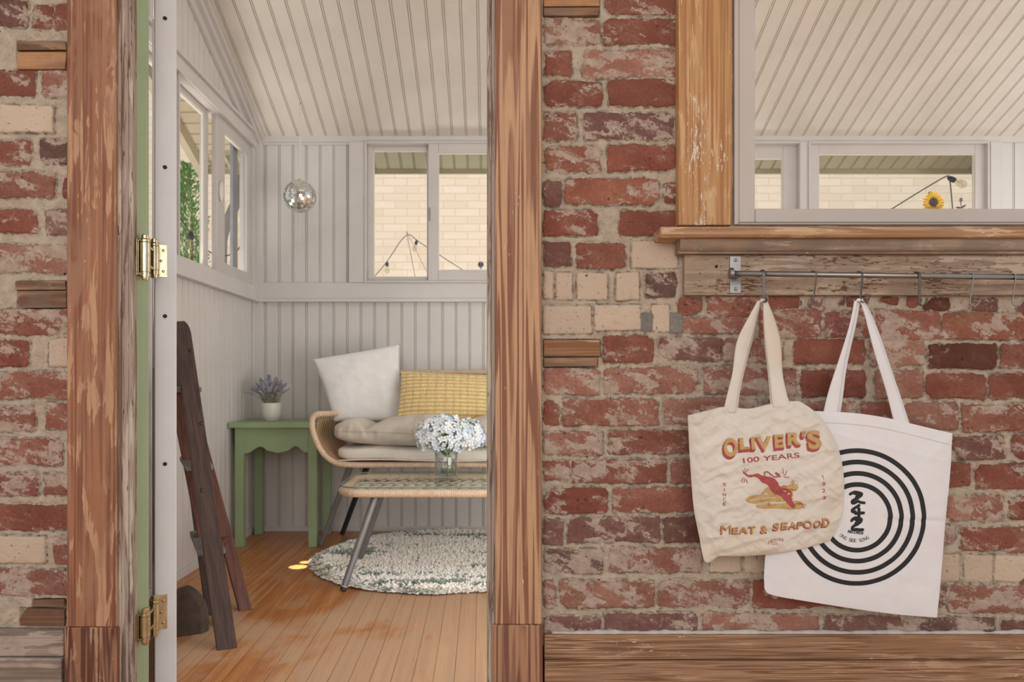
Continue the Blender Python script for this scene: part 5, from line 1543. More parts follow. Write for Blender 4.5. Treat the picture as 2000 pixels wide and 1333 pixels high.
# downspout
M_ds = plain('grey_gutter_metal', col(140, 136, 134), 0.45, 0.1, 0.05)
yd = 4.47
pth = [P(468, 322, yd), P(468, 372, yd), P(463, 392, yd), P(450, 420, yd), P(437, 452, yd), P(432, 480, yd)]
pth.append(Vector((pth[-1].x, yd, -0.5)))
ds2 = MB().tube(smooth(pth, 2), 0.030, 14).obj('downspout', M_ds, None, smooth=True)
tag(ds2, 'grey rain downspout bending beside the porch outside the left window', 'downspout')
# conifer outside left window
M_fol = vcol('conifer_foliage', 0.8, 0, attr='Col', spec=0.2)
tx0_ = X(380, 5.0)
con = thing('conifer', 'bright green conifer growing outside the left porch window', 'tree', (tx0_, 5.0, -0.5))
MB().tube([Vector((tx0_, 5.0, -0.5)), Vector((tx0_-0.02, 5.0, 1.9))], [0.035, 0.008], 8).obj('trunk', plain('bark', col(110, 88, 66), 0.9), con)
rg = random.Random(21); m = MB()
for i in range(7500):
    h = rg.random()**0.85; z = -0.2+2.45*h
    a = rg.uniform(0, 6.28); rmax = 0.31*(1-h)**0.6+0.03
    lobe = 0.65+0.35*math.sin(a*3+z*6)
    r_ = rmax*lobe*math.sqrt(rg.random())*1.1
    p = Vector((tx0_+math.cos(a)*r_-0.05*h, 5.0+math.sin(a)*r_, z))
    d = Vector((math.cos(a)*0.6, math.sin(a)*0.6, 1.0+rg.uniform(-0.5, 0.3))).normalized(); L = rg.uniform(0.016, 0.036)
    sdv = d.cross(Vector((rg.uniform(-1, 1), rg.uniform(-1, 1), 0.2))).normalized()*L*0.22
    b = len(m.v); m.v += [tuple(p), tuple(p+d*L*0.5+sdv), tuple(p+d*L), tuple(p+d*L*0.5-sdv)]; m.f.append((b, b+1, b+2, b+3))
    g_ = rg.uniform(0.6, 1.15); cc0 = col(120, 158, 92); m.c += [(cc0[0]*g_, cc0[1]*g_, cc0[2]*g_)]*4
m.obj('foliage', M_fol, con)
# string lights
M_cab = plain('dark_cable', col(66, 58, 54), 0.7)
M_sock = plain('black_socket', col(44, 44, 46), 0.5)
M_bulb = glass('bulb_glass', (0.86, 0.84, 0.76, 1), 0.0, 1.6)
M_fil = plain('bulb_filament', col(230, 200, 140), 0.5)
def bulb(parent, base, d, s=1.0):
    """socket + S14 bulb hanging along d from the cable point base"""
    d = Vector(d).normalized(); base = Vector(base)
    so_ = MB().lathe([(0.0001, -0.006*s), (0.007*s, -0.004*s), (0.0135*s, 0.008*s), (0.0155*s, 0.016*s), (0.0155*s, 0.040*s), (0.0130*s, 0.042*s), (0.0001, 0.042*s)], base, 16, axis=d).obj('socket', M_sock, parent, smooth=True)
    q = base+d*0.040*s
    MB().lathe([(0.011*s, 0), (0.0125*s, 0.006*s), (0.017*s, 0.020*s), (0.0225*s, 0.036*s), (0.0245*s, 0.048*s), (0.0225*s, 0.060*s), (0.015*s, 0.070*s), (0.006*s, 0.0745*s), (0.0001, 0.0755*s)], q, 20, axis=d).obj('bulb', M_bulb, parent, smooth=True)
    MB().tube([q, q+d*0.05*s], 0.0022*s, 6).obj('filament', M_fil, parent)
def strand(label, path, bulbs, r=0.0032):
    th = thing('string_lights', label, 'string lights', tuple(path[0]), 'string lights outside the porch')
    MB().tube(smooth([Vector(p) for p in path], 2), r, 8).obj('cable', M_cab, th, smooth=True)
    for (p, d, s) in bulbs: bulb(th, p, d, s)
    return th
xs_ = -1.385
def PL(px, py):   # point on the plane x = xs_
    Y = xs_*F/(px-CX); return Vector((xs_, Y, Z(py, Y)))
strand('string light cable and clear bulb hanging just outside the left porch window',
       [PL(326, 392), PL(352, 428), PL(372, 455), PL(385, 470), PL(405, 492), PL(440, 505), PL(478, 480), Vector((xs_, YE, 2.03))], [(PL(373, 454), (0.0, -0.10, -1), 0.85)])
YF = 5.4
strand('thin cable with two small bulbs hanging outside the back left window pane',
       [P(700, 575, YF), P(727, 545, YF), P(755, 514, YF), P(794, 452, YF), P(814, 470, YF), P(836, 484, YF), P(870, 506, YF), P(925, 541, YF), P(960, 570, YF)],
       [(P(756, 512, YF), (0, 0, -1), 0.72), (P(814, 470, YF), (-0.25, 0, -1), 0.72)], 0.0028)
gw = MB().tube([P(794, 452, YF), Vector((X(835, YF), YF, Z(535, YF))), Vector((X(900, YF), YF, -0.5))], 0.0016, 5)
gw.tube([P(794, 452, YF), P(812, 548, YF), Vector((X(840, YF), YF, -0.5))], 0.0020, 5)
tag(gw.obj('guy_wire', M_cab), 'thin guy wires staked from the string light tie down to the ground', 'wire')
YG = 4.46
strand('cable with one tilted bulb tied under the eave, outside the back right window',
       [P(1640, 470, YG), P(1741, 409, YG), P(1800, 372, YG), P(1846, 345, YG), P(1853, 343, YG), P(1856, 356, YG), P(1858, 380, YG), P(1861, 412, YG), P(1863, 470, YG)],
       [(P(1852, 347, YG), (0.87, -0.1, -0.46), 1.0)], 0.0034)
MB().tube(smooth([P(1853, 344, YG), P(1853, 338, YG), Vector((X(1858, YG), YE+0.02, 2.034))], 1), 0.0012, 5).obj('tie', M_cab, bpy.data.objects['string_lights.002'])
# sunflower
M_sun = vcol('sunflower_petals', 0.6, 0, attr='Col')
ysf = 4.62; sc_ = P(1822, 396, ysf)
sun_f = thing('sunflower', 'yellow sunflower with dark centre outside the back right window', 'flower', (sc_.x, ysf, -0.5))
m = MB(); rg = random.Random(8); Rs = 23/(F/ysf)
for ring_, (n_, k0, ya, zz) in enumerate(((20, 1.0, 0.0, 0.0), (18, 0.88, 0.16, -0.006))):
    for i in range(n_):
        a = 2*math.pi*(i/n_)+ya+rg.uniform(-0.06, 0.06); L = Rs*k0*rg.uniform(0.92, 1.06)
        da = Vector((math.cos(a), 0, math.sin(a))); db_ = Vector((-math.sin(a), 0, math.cos(a)))
        b = len(m.v)
        for (l, s, h, cidx) in ((0.38, 0.0, 0, 0), (0.55, 0.11, -0.003, 0), (0.78, 0.10, -0.006, 1), (1.0, 0, -0.002, 1), (0.78, -0.10, -0.006, 1), (0.55, -0.11, -0.003, 0)):
            m.v.append(tuple(sc_+da*L*l+db_*L*s+Vector((0, h+zz, 0))))
            cc0 = (col(226, 168, 20), col(248, 214, 40))[cidx]; m.c.append(cc0[:3])
        m.f.append(tuple(range(b, b+6)))
m.obj('petals', M_sun, sun_f)
MB().ball(sc_+Vector((0, 0, 0)), Rs*0.50, 20, 12, 1, 0.3, 1).obj('flower_centre', plain('sunflower_centre', col(74, 60, 46), 0.9, 0, 0.3, 120, 1.0), sun_f, smooth=True)
MB().tube(smooth([sc_+Vector((0, 0.02, 0)), sc_+Vector((0.0, 0.05, -0.06)), Vector((sc_.x-0.02, ysf+0.05, 0.6)), Vector((sc_.x, ysf, -0.5))], 2), 0.007, 8).obj('stem', M_stem, sun_f, smooth=True)
for (a, b, w_) in ((P(1820, 378, ysf+0.03), P(1813, 376, ysf+0.03), 0.012), (P(1822, 440, ysf+0.04), P(1795, 428, ysf), 0.03)):
    leaf(a, b, w_, M_leaf, sun_f)
# dark twig
ytw = 4.6
M_twig = plain('dark_twig', col(58, 44, 38), 0.8)
tw = thing('garden_sprig', 'dark leafy sprig outside the back right window, right of the sunflower', 'plant', (X(1880, ytw), ytw, -0.5))
MB().tube(smooth([P(1877, 388, ytw), P(1876, 398, ytw), P(1880, 411, ytw), P(1884, 440, ytw), Vector((X(1880, ytw), ytw, -0.5))], 2), 0.0022, 6).obj('stem', M_twig, tw)
for i, (a, b, w_) in enumerate((((1878, 406), (1888, 400), 0.006), ((1878, 406), (1866, 405), 0.006), ((1877, 394), (1881, 391), 0.004), ((1877, 394), (1872, 392), 0.004), ((1877, 390), (1877, 386), 0.004),
                   ((1877, 390), (1881, 388), 0.004), ((1877, 390), (1873, 388), 0.004), ((1886, 414), (1895, 407), 0.006))):
    leaf(P(a[0], a[1], ytw), P(b[0], b[1], ytw), w_, M_twig, tw, cup=0.05)
# garden post with ball finial
yp = 5.6
gp = thing('garden_post', 'pale post cap with a black ball finial outside the back window', 'post', (X(938, yp), yp, -0.5))
MB().box(X(928, yp), X(950, yp), yp-0.04, yp+0.04, -0.5, Z(535, yp)).obj('post', plain('pale_pink_post', col(206, 186, 172), 0.8), gp, bevel=0.004)
MB().lathe([(0.0001, 0), (0.048, 0), (0.046, 0.010), (0.036, 0.028), (0.026, 0.036), (0.0001, 0.038)], (X(939, yp), yp, Z(536, yp)), 24).obj('post_cap', plain('pale_pink_cap', col(214, 196, 184), 0.7), gp, smooth=True)
fb_ = MB().ball(P(939, 517, yp), 0.022, 20, 12)
fb_.lathe([(0.0001, 0), (0.017, 0), (0.009, 0.004), (0.008, 0.012)], (X(939, yp), yp, Z(527, yp)), 16)
fb_.obj('ball_finial', plain('black_finial', col(52, 54, 62), 0.25), gp, smooth=True)

# ================================================================== room-side ceiling (out of frame, closes the room)
struct(MB().box(bx0, bx1, -3.0, 1.668, 2.62, 2.66).obj('ceiling_front', plain('front_room_ceiling', col(222, 218, 212), 0.9)))

# ================================================================== tote bags
def resample(poly, n):
    poly = [Vector((a, b)) for a, b in poly]
    for _ in range(2):
        q = [poly[0]]
        for a, b in zip(poly, poly[1:]): q += [a.lerp(b, 0.25), a.lerp(b, 0.75)]
        q.append(poly[-1]); poly = q
    L = [0]
    for a, b in zip(poly, poly[1:]): L.append(L[-1]+(b-a).length)
    out = []
    for k in range(n+1):
        s = L[-1]*k/n; i = 0
        while i < len(L)-2 and L[i+1] < s: i += 1
        f_ = (s-L[i])/max(1e-9, L[i+1]-L[i]); out.append(poly[i].lerp(poly[i+1], f_))
    return out
def bag_body(top, right, bottom, left, yf, bulge, wr, n, back=0.006, seed=0, bottom_sag=0.0):
    """top: L->R, right: T->B, bottom: L->R, left: T->B, pixel outlines at depth yf"""
    T = resample(top, n); Bm = resample(bottom, n); Lf = resample(left, n); Rt = resample(right, n)
    px = np.zeros((n+1, n+1, 2)); U = np.linspace(0, 1, n+1)
    for i in range(n+1):
        v = U[i]
        for j in range(n+1):
            u = U[j]
            p = (T[j]*(1-v)+Bm[j]*v)+(Lf[i]*(1-u)+Rt[i]*u)-(T[0]*(1-u)*(1-v)+T[n]*u*(1-v)+Bm[0]*(1-u)*v+Bm[n]*u*v)
            px[i, j] = (p.x, p.y)
    uu, vv = np.meshgrid(U, U)
    e = (1-np.abs(2*uu-1)**5)*(1-np.clip(2*vv-1, 0, 1)**5)
    e = np.clip(e, 0, 1)**0.7
    body = bulge*e*(0.35+0.65*np.sin(np.pi*np.clip(vv*0.9+0.05, 0, 1)))
    h = wr(px[..., 0], px[..., 1])*np.clip(e*1.6+0.12, 0, 1)
    yfr = yf-body-h
    g = []; gb = []
    for i in range(n+1):
        g.append([Vector((X(px[i, j, 0], yf), float(yfr[i, j]), Z(px[i, j, 1], yf))) for j in range(n+1)])
        gb.append([Vector((X(px[i, j, 0], yf), yf+back*float(e[i, j]), Z(px[i, j, 1], yf))) for j in range(n+1)])
    return g, gb
def bvh_of(g):
    m = MB().grid(g); return BVHTree.FromPolygons([Vector(v) for v in m.v], m.f)
def proj(bvh, px, py, yf, lift=0.0004):
    p = Vector((X(px, yf), yf-0.2, Z(py, yf)))
    h = bvh.ray_cast(p, Vector((0, 1, 0)))
    if h[0] is None: return None
    return h[0]-Vector((0, lift, 0))
def print_mesh(name, polys, bvh, yf, mat, parent, lift=0.0004, cut=5.0):
    """polys: list of (verts2d, faces) in px; densify by slicing, then drape on the bag"""
    bm = bmesh.new()
    for vs, fs in polys:
        bv = [bm.verts.new((x, -y, 0)) for x, y in vs]
        for f in fs:
            try: bm.faces.new([bv[i] for i in f])
            except ValueError: pass
    xs = [v.co.x for v in bm.verts]; ys = [v.co.y for v in bm.verts]
    if not xs: bm.free(); return None
    for lo_, hi_, ax in ((min(xs), max(xs), (1, 0, 0)), (min(ys), max(ys), (0, 1, 0))):
        k = lo_+cut*0.5
        while k < hi_:
            co = (k, 0, 0) if ax[0] else (0, k, 0)
            bmesh.ops.bisect_plane(bm, geom=bm.verts[:]+bm.edges[:]+bm.faces[:], plane_co=co, plane_no=ax)
            k += cut
    dead = []
    for v in bm.verts:
        p = proj(bvh, v.co.x, -v.co.y, yf, lift)
        if p is None: dead.append(v)
        else: v.co = p
    if dead: bmesh.ops.delete(bm, geom=dead, context='VERTS')
    me_ = bpy.data.meshes.new(name); bm.to_mesh(me_); bm.free()
    me_.materials.append(mat); o_ = bpy.data.objects.new(name, me_); C.objects.link(o_); attach(o_, parent); return o_
_gc = {}
def glyph(s, offset=0.0):
    """returns verts, faces of a text normalised so that its bbox is 0..1 in both axes, plus aspect"""
    key = (s, offset)
    if key in _gc: return _gc[key]
    cu = bpy.data.curves.new('g', 'FONT'); cu.body = s; cu.size = 1.0; cu.offset = offset; cu.resolution_u = 6; cu.fill_mode = 'FRONT'
    ob = bpy.data.objects.new('g', cu); C.objects.link(ob)
    dg = bpy.context.evaluated_depsgraph_get(); me_ = bpy.data.meshes.new_from_object(ob.evaluated_get(dg))
    vs = [(v.co.x, v.co.y) for v in me_.vertices]; fs = [tuple(p.vertices) for p in me_.polygons]
    bpy.data.objects.remove(ob); bpy.data.curves.remove(cu); bpy.data.meshes.remove(me_)
    x0 = min(a for a, b in vs); x1 = max(a for a, b in vs); y0 = min(b for a, b in vs); y1 = max(b for a, b in vs)
    vs = [((a-x0)/(x1-x0), (b-y0)/(y1-y0)) for a, b in vs]
    _gc[key] = (vs, fs, (x1-x0)/(y1-y0)); return _gc[key]
def fit(s, x0, y0, x1, y1, slope=0.0, offset=0.03):
    """glyph stretched in the px box; slope tilts it"""
    vs, fs, _ = glyph(s, offset); cx = (x0+x1)/2
    return ([(x0+a*(x1-x0), y1-b*(y1-y0)+slope*(x0+a*(x1-x0)-cx)) for a, b in vs], fs)
def text_line(s, x0, yb0, x1, yb1, h, offset=0.01):
    vs, fs, _ = glyph(s, offset)
    dx, dy = x1-x0, yb1-yb0; L = math.hypot(dx, dy); nx, ny = dy/L, -dx/L
    return ([(x0+dx*a+nx*h*b, yb0+dy*a+ny*h*b) for a, b in vs], fs)
def stroke(pts, w):
    """ribbon polygons with round joints"""
    out = []
    ws_ = w if isinstance(w, (list, tuple)) else [w]*len(pts)
    for (a, b), (c, d), w0, w1 in zip(pts, pts[1:], ws_, ws_[1:]):
        L = math.hypot(c-a, d-b) or 1; nx, ny = -(d-b)/L, (c-a)/L
        out.append(([(a+nx*w0/2, b+ny*w0/2), (c+nx*w1/2, d+ny*w1/2), (c-nx*w1/2, d-ny*w1/2), (a-nx*w0/2, b-ny*w0/2)], [(0, 1, 2, 3)]))
    for (a, b), w0 in zip(pts, ws_):
        out.append(([(a+math.cos(k*math.pi/5)*w0/2, b+math.sin(k*math.pi/5)*w0/2) for k in range(10)], [tuple(range(10))]))
    return out
def spline(pts, n=2):
    for _ in range(n):
        q = [pts[0]]
        for a, b in zip(pts, pts[1:]):
            q += [(a[0]*.75+b[0]*.25, a[1]*.75+b[1]*.25), (a[0]*.25+b[0]*.75, a[1]*.25+b[1]*.75)]
        q.append(pts[-1]); pts = q
    return pts
def strap(pts, yw0, yw1, twist, mat, parent, name='handle', thick=0.0012):
    """pts: (xl, xr, y, depth, depth difference of the right edge)"""
    m = MB(); rows = []
    L = smooth([Vector((a, 0, c)) for a, b, c, d, e in pts], 2); Rg = smooth([Vector((b, 0, c)) for a, b, c, d, e in pts], 2); D = smooth([Vector((d, 0, e)) for a, b, c, d, e in pts], 2)
    nn_ = 7
    for l, r_, dd_ in zip(L, Rg, D):
        row = []
        for k in range(nn_):
            u = k/(nn_-1); Y = dd_.x+(dd_.z)*u
            px = l.x+(r_.x-l.x)*u; py = l.z+(r_.z-l.z)*u
            row.append(P(px, py, Y)+Vector((0, 0.0012*math.cos(u*math.pi*2), 0)))
        rows.append(row)
    m.grid(rows); o_ = m.obj(name, mat, parent, smooth=True)
    md = o_.modifiers.new('s', 'SOLIDIFY'); md.thickness = thick; md.offset = 0
    return o_
YBW = 1.594     # white bag plane
YBO = 1.576     # cream bag plane
# --- white record tote
M_wcan = fabric('white_canvas', col(236, 234, 235), 1500, 0.18, 0.9, None, 0.015)
M_ink = plain('black_screen_print', col(40, 39, 41), 0.75, 0, 0.05, 300)
def wr_white(x, y):
    h = 0.0020*(fbm(x/60, y/60, 71, 3)-0.5)*2+0.0010*(fbm(x/18, y/22, 73, 3)-0.5)*2
    yl = 1006+0.12*(x-1700)+4*np.sin(x/30)
    h += -0.0016*np.exp(-((y-yl)/3.2)**2)*np.clip((x-1700)/60, 0, 1)+0.0012*np.exp(-((y-yl+10)/8)**2)*np.clip((x-1690)/60, 0, 1)
    yl2 = 905-0.9*(x-1800)
    h += 0.0012*np.exp(-((y-yl2)/9)**2)*np.clip((x-1760)/50, 0, 1)
    yl3 = 870+0.25*(x-1720)
    h += 0.0010*np.exp(-((y-yl3)/5)**2)
    return h
gW, gWb = bag_body([(1540, 800), (1600, 804), (1660, 806), (1720, 814), (1775, 827), (1820, 838), (1860, 847)],
                   [(1860, 847), (1856, 930), (1847, 1010), (1841, 1090), (1836, 1150), (1830, 1207)],
                   [(1493, 1150), (1500, 1163), (1580, 1176), (1680, 1192), (1760, 1202), (1830, 1207)],
                   [(1540, 800), (1520, 900), (1502, 1010), (1494, 1090), (1492, 1125), (1493, 1150)], YBW, 0.010, wr_white, 150)
hw0 = hook_pos[1677]
bagw = thing('tote_bag', 'white canvas tote bag with black record rings hanging behind the cream bag', 'bag', tuple(P(1677, 592, YBW)))
mbw = MB().grid(gW); mbw.grid([r[::-1] for r in gWb]); bo_ = mbw.obj('bag_body', M_wcan, bagw, smooth=True, fix=True)
bvW = bvh_of(gW)
# hem line
polys = stroke(spline([(1545, 822), (1610, 826), (1665, 829), (1720, 836), (1790, 853), (1857, 870)]), 1.1)
print_mesh('hem_stitch', polys, bvW, YBW, fabric('white_stitch', col(198, 192, 188), 900, 0.2), bagw, 0.0002, 12)
rx_, ry_ = 1669.5, 1009.5
polys = []
for r_ in (65.5, 87, 109, 131):
    w2 = 4.6; n_ = 120
    vs = []; fs = []
    for k in range(n_):
        a = 2*math.pi*k/n_
        for q in (-w2, 0, w2): vs.append((rx_+(r_-1.6+q)*math.cos(a)*1.005, ry_+(r_-1.6+q)*math.sin(a)))
    for k in range(n_):
        k2 = (k+1) % n_
        for q in (0, 1): fs.append((k*3+q, k*3+q+1, k2*3+q+1, k2*3+q))
    polys.append((vs, fs))
print_mesh('ring_print', polys, bvW, YBW, M_ink, bagw, 0.0004, 9)
def c2(pts, s=4.3, ox=1560, oy=850): return [(ox+a/s, oy+b/s) for a, b in pts]
lg = []
lg += stroke(spline(c2([(412, 492), (432, 478), (470, 478), (510, 484), (505, 505), (462, 530), (425, 548), (430, 572), (458, 560), (478, 548), (492, 560), (528, 564)])), 5.5)
lg += stroke(spline(c2([(452, 480), (500, 490), (470, 520)])), 9)
lg += stroke(spline(c2([(486, 585), (450, 606), (424, 624), (430, 642), (452, 636)])), 5.5)
lg += stroke(c2([(484, 612), (484, 680)]), 6.2)+stroke(c2([(455, 652), (522, 648)]), 6)
lg += stroke(spline(c2([(422, 712), (440, 692), (480, 692), (510, 700), (498, 728), (452, 750), (425, 770), (432, 792), (462, 784), (490, 790), (516, 788)])), 5.8)
lg += stroke(spline(c2([(455, 695), (496, 706), (464, 740)])), 9)
print_mesh('logo_print', lg, bvW, YBW, M_ink, bagw, 0.0006, 6)
rec = [text_line('RECORDS', 1651, 1039.5, 1681, 1043, 6.0, 0.05)]
tx = 'ONG SEE SONG'; r_t = 51.5; a0, a1 = 128, 62
for k, ch in enumerate(tx):
    if ch == ' ': continue
    a = R(a0+(a1-a0)*k/(len(tx)-1)); cx_, cy_ = rx_-2+r_t*math.cos(a)*0.98, ry_-3+r_t*math.sin(a)
    vs, fs, asp = glyph(ch, 0.0); h_ = 6.6; w_ = 5.0
    tx_x, tx_y = math.sin(a), -math.cos(a)
    rec.append(([(cx_+tx_x*(u-0.5)*w_-math.cos(a)*v*h_, cy_+tx_y*(u-0.5)*w_-math.sin(a)*v*h_) for u, v in vs], fs))
print_mesh('small_lettering', rec, bvW, YBW, M_ink, bagw, 0.0005, 8)
yh_ = 1.572
SW = [[(1669, 1676, 588, yh_, 0.002), (1661, 1668, 632, yh_+.004, .003), (1646, 1656, 681, yh_+.010, .002), (1631, 1647, 726, yh_+.014, 0), (1618, 1643, 765, YBW-0.006, 0), (1607, 1636, 812, YBW-0.003, 0)],
      [(1679, 1684, 586, yh_, 0.002), (1689, 1699, 612, yh_+.003, .004), (1699, 1716, 655, yh_+.008, .003), (1716, 1736, 716, yh_+.013, 0), (1731, 1752, 762, YBW-0.006, 0), (1748, 1775, 832, YBW-0.003, 0)]]
top_arc = [(1669, 1676, 588, yh_, 0.002), (1671, 1680, 584, yh_-0.001, 0.002), (1676, 1683, 583, yh_, 0.002), (1679, 1684, 586, yh_, 0.002)]
for dxp, dyp, dY in ((0, 0, 0.0), (5, 2, 0.0075)):
    f1 = [(a+dxp, b+dxp, c+dyp, d+dY, e) for a, b, c, d, e in SW[0]]; f2 = [(a+dxp*0.8, b+dxp*0.8, c+dyp, d+dY, e) for a, b, c, d, e in SW[1]]
    strap(f1, 0, 0, 0, M_wcan, bagw); strap(f2, 0, 0, 0, M_wcan, bagw)
    MB().tube(smooth([P(1674+dxp, 589, yh_+dY), P(1676.5+dxp, 584.5, yh_+dY), P(1680+dxp*.8, 588, yh_+dY)], 1), 0.0030, 8).obj('handle_fold', M_wcan, bagw, smooth=True)

# --- cream tote
M_ccan = fabric('cream_cotton', col(230, 221, 209), 1300, 0.25, 0.92, None, 0.03, col(216, 203, 178))
M_red = plain('red_screen_print', col(180, 86, 84), 0.8, 0, 0.08, 250)
M_gold = plain('gold_screen_print', col(206, 170, 112), 0.8, 0, 0.08, 250)
def wr_cream(x, y):
    def ridge(u, v, s, seed): return 1-np.abs(2*fbm(u/s, v/s, seed, 3)-1)*2.2
    wx_ = x+14*(fbm(x/40, y/40, 81, 2)-0.5); wy_ = y+14*(fbm(x/40, y/40, 83, 2)-0.5)
    a = R(-22); u = wx_*math.cos(a)+wy_*math.sin(a); v = -wx_*math.sin(a)+wy_*math.cos(a)
    h = 0.0050*ridge(u*0.42, v*1.25, 40, 85)
    a = R(48); u = wx_*math.cos(a)+wy_*math.sin(a); v = -wx_*math.sin(a)+wy_*math.cos(a)
    h = h+0.0034*ridge(u*0.5, v*1.3, 34, 87)
    h = h+0.0014*(fbm(x/9, y/9, 89, 3)-0.5)*2+0.0040*(fbm(x/70, y/70, 91, 2)-0.5)*2
    # big diagonal folds upper left and a fold falling to the lower-left corner
    for (x0, y0, x1, y1, w_, amp) in ((1350, 865, 1425, 800, 11, 0.0045), (1352, 905, 1440, 815, 9, 0.0030), (1395, 1090, 1388, 985, 7, 0.0050), (1440, 1080, 1545, 1052, 7, 0.003),
                                      (1520, 1060, 1600, 1020, 8, 0.003), (1560, 980, 1640, 960, 6, 0.003), (1420, 1020, 1460, 1060, 6, 0.0025), (1600, 835, 1635, 925, 8, 0.003), (1470, 800, 1560, 830, 8, 0.0028)):
        L = math.hypot(x1-x0, y1-y0); ux, uy = (x1-x0)/L, (y1-y0)/L
        tt = (wx_-x0)*ux+(wy_-y0)*uy; dd_ = (wx_-x0)*-uy+(wy_-y0)*ux
        h = h+amp*np.exp(-(dd_/w_)**2)*np.clip(1-np.abs(tt/L-0.5)*1.6, 0, 1)*1.4
    return h-0.001
gC, gCb = bag_body([(1343, 812), (1385, 802), (1412, 794), (1440, 797), (1465, 800), (1500, 790), (1530, 784), (1562, 784)],
                   [(1562, 784), (1592, 803), (1620, 838), (1640, 880), (1648, 925), (1649, 965), (1646, 1005), (1634, 1036), (1621, 1056)],
                   [(1384, 1100), (1396, 1092), (1404, 1086), (1440, 1088), (1500, 1084), (1560, 1075), (1600, 1064), (1621, 1056)],
                   [(1343, 812), (1346, 880), (1350, 940), (1355, 1000), (1366, 1050), (1372, 1085), (1376, 1098), (1384, 1100)], YBO, 0.014, wr_cream, 190, seed=3)
bagc = thing('tote_bag', 'wrinkled cream cotton tote bag with red and gold seafood shop print', 'bag', tuple(P(1489, 592, YBO)))
mbc = MB().grid(gC); mbc.grid([r[::-1] for r in gCb]); mbc.obj('bag_body', M_ccan, bagc, smooth=True, fix=True)
bvC = bvh_of(gC)
K = 4.038
def b2(x0, y0, x1, y1): return (1330+x0/K, 780+y0/K, 1330+x1/K, 780+y1/K)
OL = [('O', 318, 302, 422, 446), ('L', 440, 300, 517, 392), ('I', 531, 297, 561, 390), ('V', 574, 292, 690, 394), ('E', 714, 275, 786, 378), ('R', 818, 258, 922, 358), ("'", 934, 252, 966, 296), ('S', 980, 243, 1080, 388)]
front = []; back_ = []
for ch, x0, y0, x1, y1 in OL:
    q = b2(x0, y0, x1, y1)
    front.append(fit(ch, *q, slope=-0.085, offset=0.0 if ch == 'I' else 0.04))
    for k in range(1, 6):
        back_.append(fit(ch, q[0]-0.6*k-1.0, q[1]+1.05*k-0.8, q[2]-0.6*k+0.8, q[3]+1.05*k+0.6, slope=-0.085, offset=0.0 if ch == 'I' else 0.05))
front2 = []; back2 = []
MS = [('M', 303, 984, 378, 1050), ('E', 392, 1000, 436, 1050), ('A', 446, 1000, 508, 1050), ('T', 516, 992, 566, 1048), ('&', 607, 985, 660, 1044), ('S', 702, 965, 752, 1024), ('E', 772, 960, 816, 1018),
      ('A', 830, 958, 888, 1015), ('F', 898, 955, 938, 1010), ('O', 948, 950, 1010, 1006), ('O', 1022, 945, 1082, 1004), ('D', 1094, 928, 1150, 1000)]
for ch, x0, y0, x1, y1 in MS:
    q = b2(x0, y0, x1, y1)
    front2.append(fit(ch, *q, slope=-0.07, offset=0.0 if ch == 'M' else 0.018))
    for k in range(1, 4):
        back2.append(fit(ch, q[0]-0.5*k-0.6, q[1]+0.7*k-0.4, q[2]-0.5*k+0.4, q[3]+0.7*k+0.3, slope=-0.07, offset=0.0 if ch == 'M' else 0.025))
red = []
def b1_(pts): return [(1330+a/K, 780+b/K) for a, b in pts]
red.append(text_line('100 YEARS', 1445, 903.4, 1554, 892.6, 10.2, 0.015))
for ch, cy_ in zip('SINCE', (665, 708, 745, 783, 818)):
    w_ = 3 if ch == 'I' else 13
    red.append(fit(ch, *b2(324-w_, cy_-13, 324+w_, cy_+13), offset=0.015))
red += stroke(b1_([(1084, 602), (1092, 594), (1092, 622)]), 1.1)
for ch, cy_, cx_ in zip('923', (662, 715, 770), (1096, 1099, 1101)):
    w_ = 6 if ch == '1' else 13
    red.append(fit(ch, *b2(cx_-w_, cy_-15, cx_+w_, cy_+15), offset=0.015))
for k, ch in enumerate('DENVER'):
    u = (k-2.5)/2.5; x = 730+u*56; y = 1097+14*u*u-8*u
    red.append(fit(ch, *b2(x-9, y-11, x+9, y+11), slope=0.25*u-0.1, offset=0.01))
for ch, x in (('C', 702), ('O', 725), ('.', 744)):
    w_ = 3 if ch == '.' else 10
    red.append(fit(ch, *b2(x-w_, 1118 if ch != '.' else 1132, x+w_, 1138), offset=0.015))
def b1(pts): return [(1330+a/K, 780+b/K) for a, b in pts]
def fill(pts):
    pts = spline(pts+[pts[0]], 2)[:-1]
    from mathutils.geometry import tessellate_polygon
    tri = tessellate_polygon([[Vector((a, b, 0)) for a, b in pts]])
    return (pts, [tuple(t_) for t_ in tri])
gold = [fill(b1([(478, 786), (505, 758), (560, 745), (640, 742), (760, 742), (850, 762), (862, 785), (800, 800), (700, 806), (600, 818), (520, 812)])),
        fill(b1([(568, 826), (640, 818), (780, 815), (850, 790), (905, 790), (945, 830), (940, 855), (860, 862), (760, 852), (640, 856), (575, 850)])),
        fill(b1([(628, 702), (680, 672), (790, 678), (860, 655), (900, 668), (896, 700), (850, 712), (862, 770), (780, 752), (700, 742), (640, 738)]))]
fig = [fill(b1([(480, 580), (505, 590), (545, 588), (580, 575), (606, 592), (640, 600), (690, 606), (715, 625), (738, 655), (745, 682), (790, 690), (832, 702), (850, 735), (838, 772), (862, 815), (880, 838),
                (858, 852), (832, 838), (800, 800), (758, 752), (708, 738), (680, 708), (660, 664), (612, 650), (586, 618), (556, 600), (520, 612), (490, 600)]))]
fig += stroke(spline(b1([(632, 600), (628, 572), (650, 560), (676, 585), (705, 606), (735, 600), (742, 580)])), 2.2)
fig += stroke(b1([(470, 572), (492, 588), (512, 600)]), 3.4)+stroke(b1([(715, 572), (745, 598)]), 3.6)
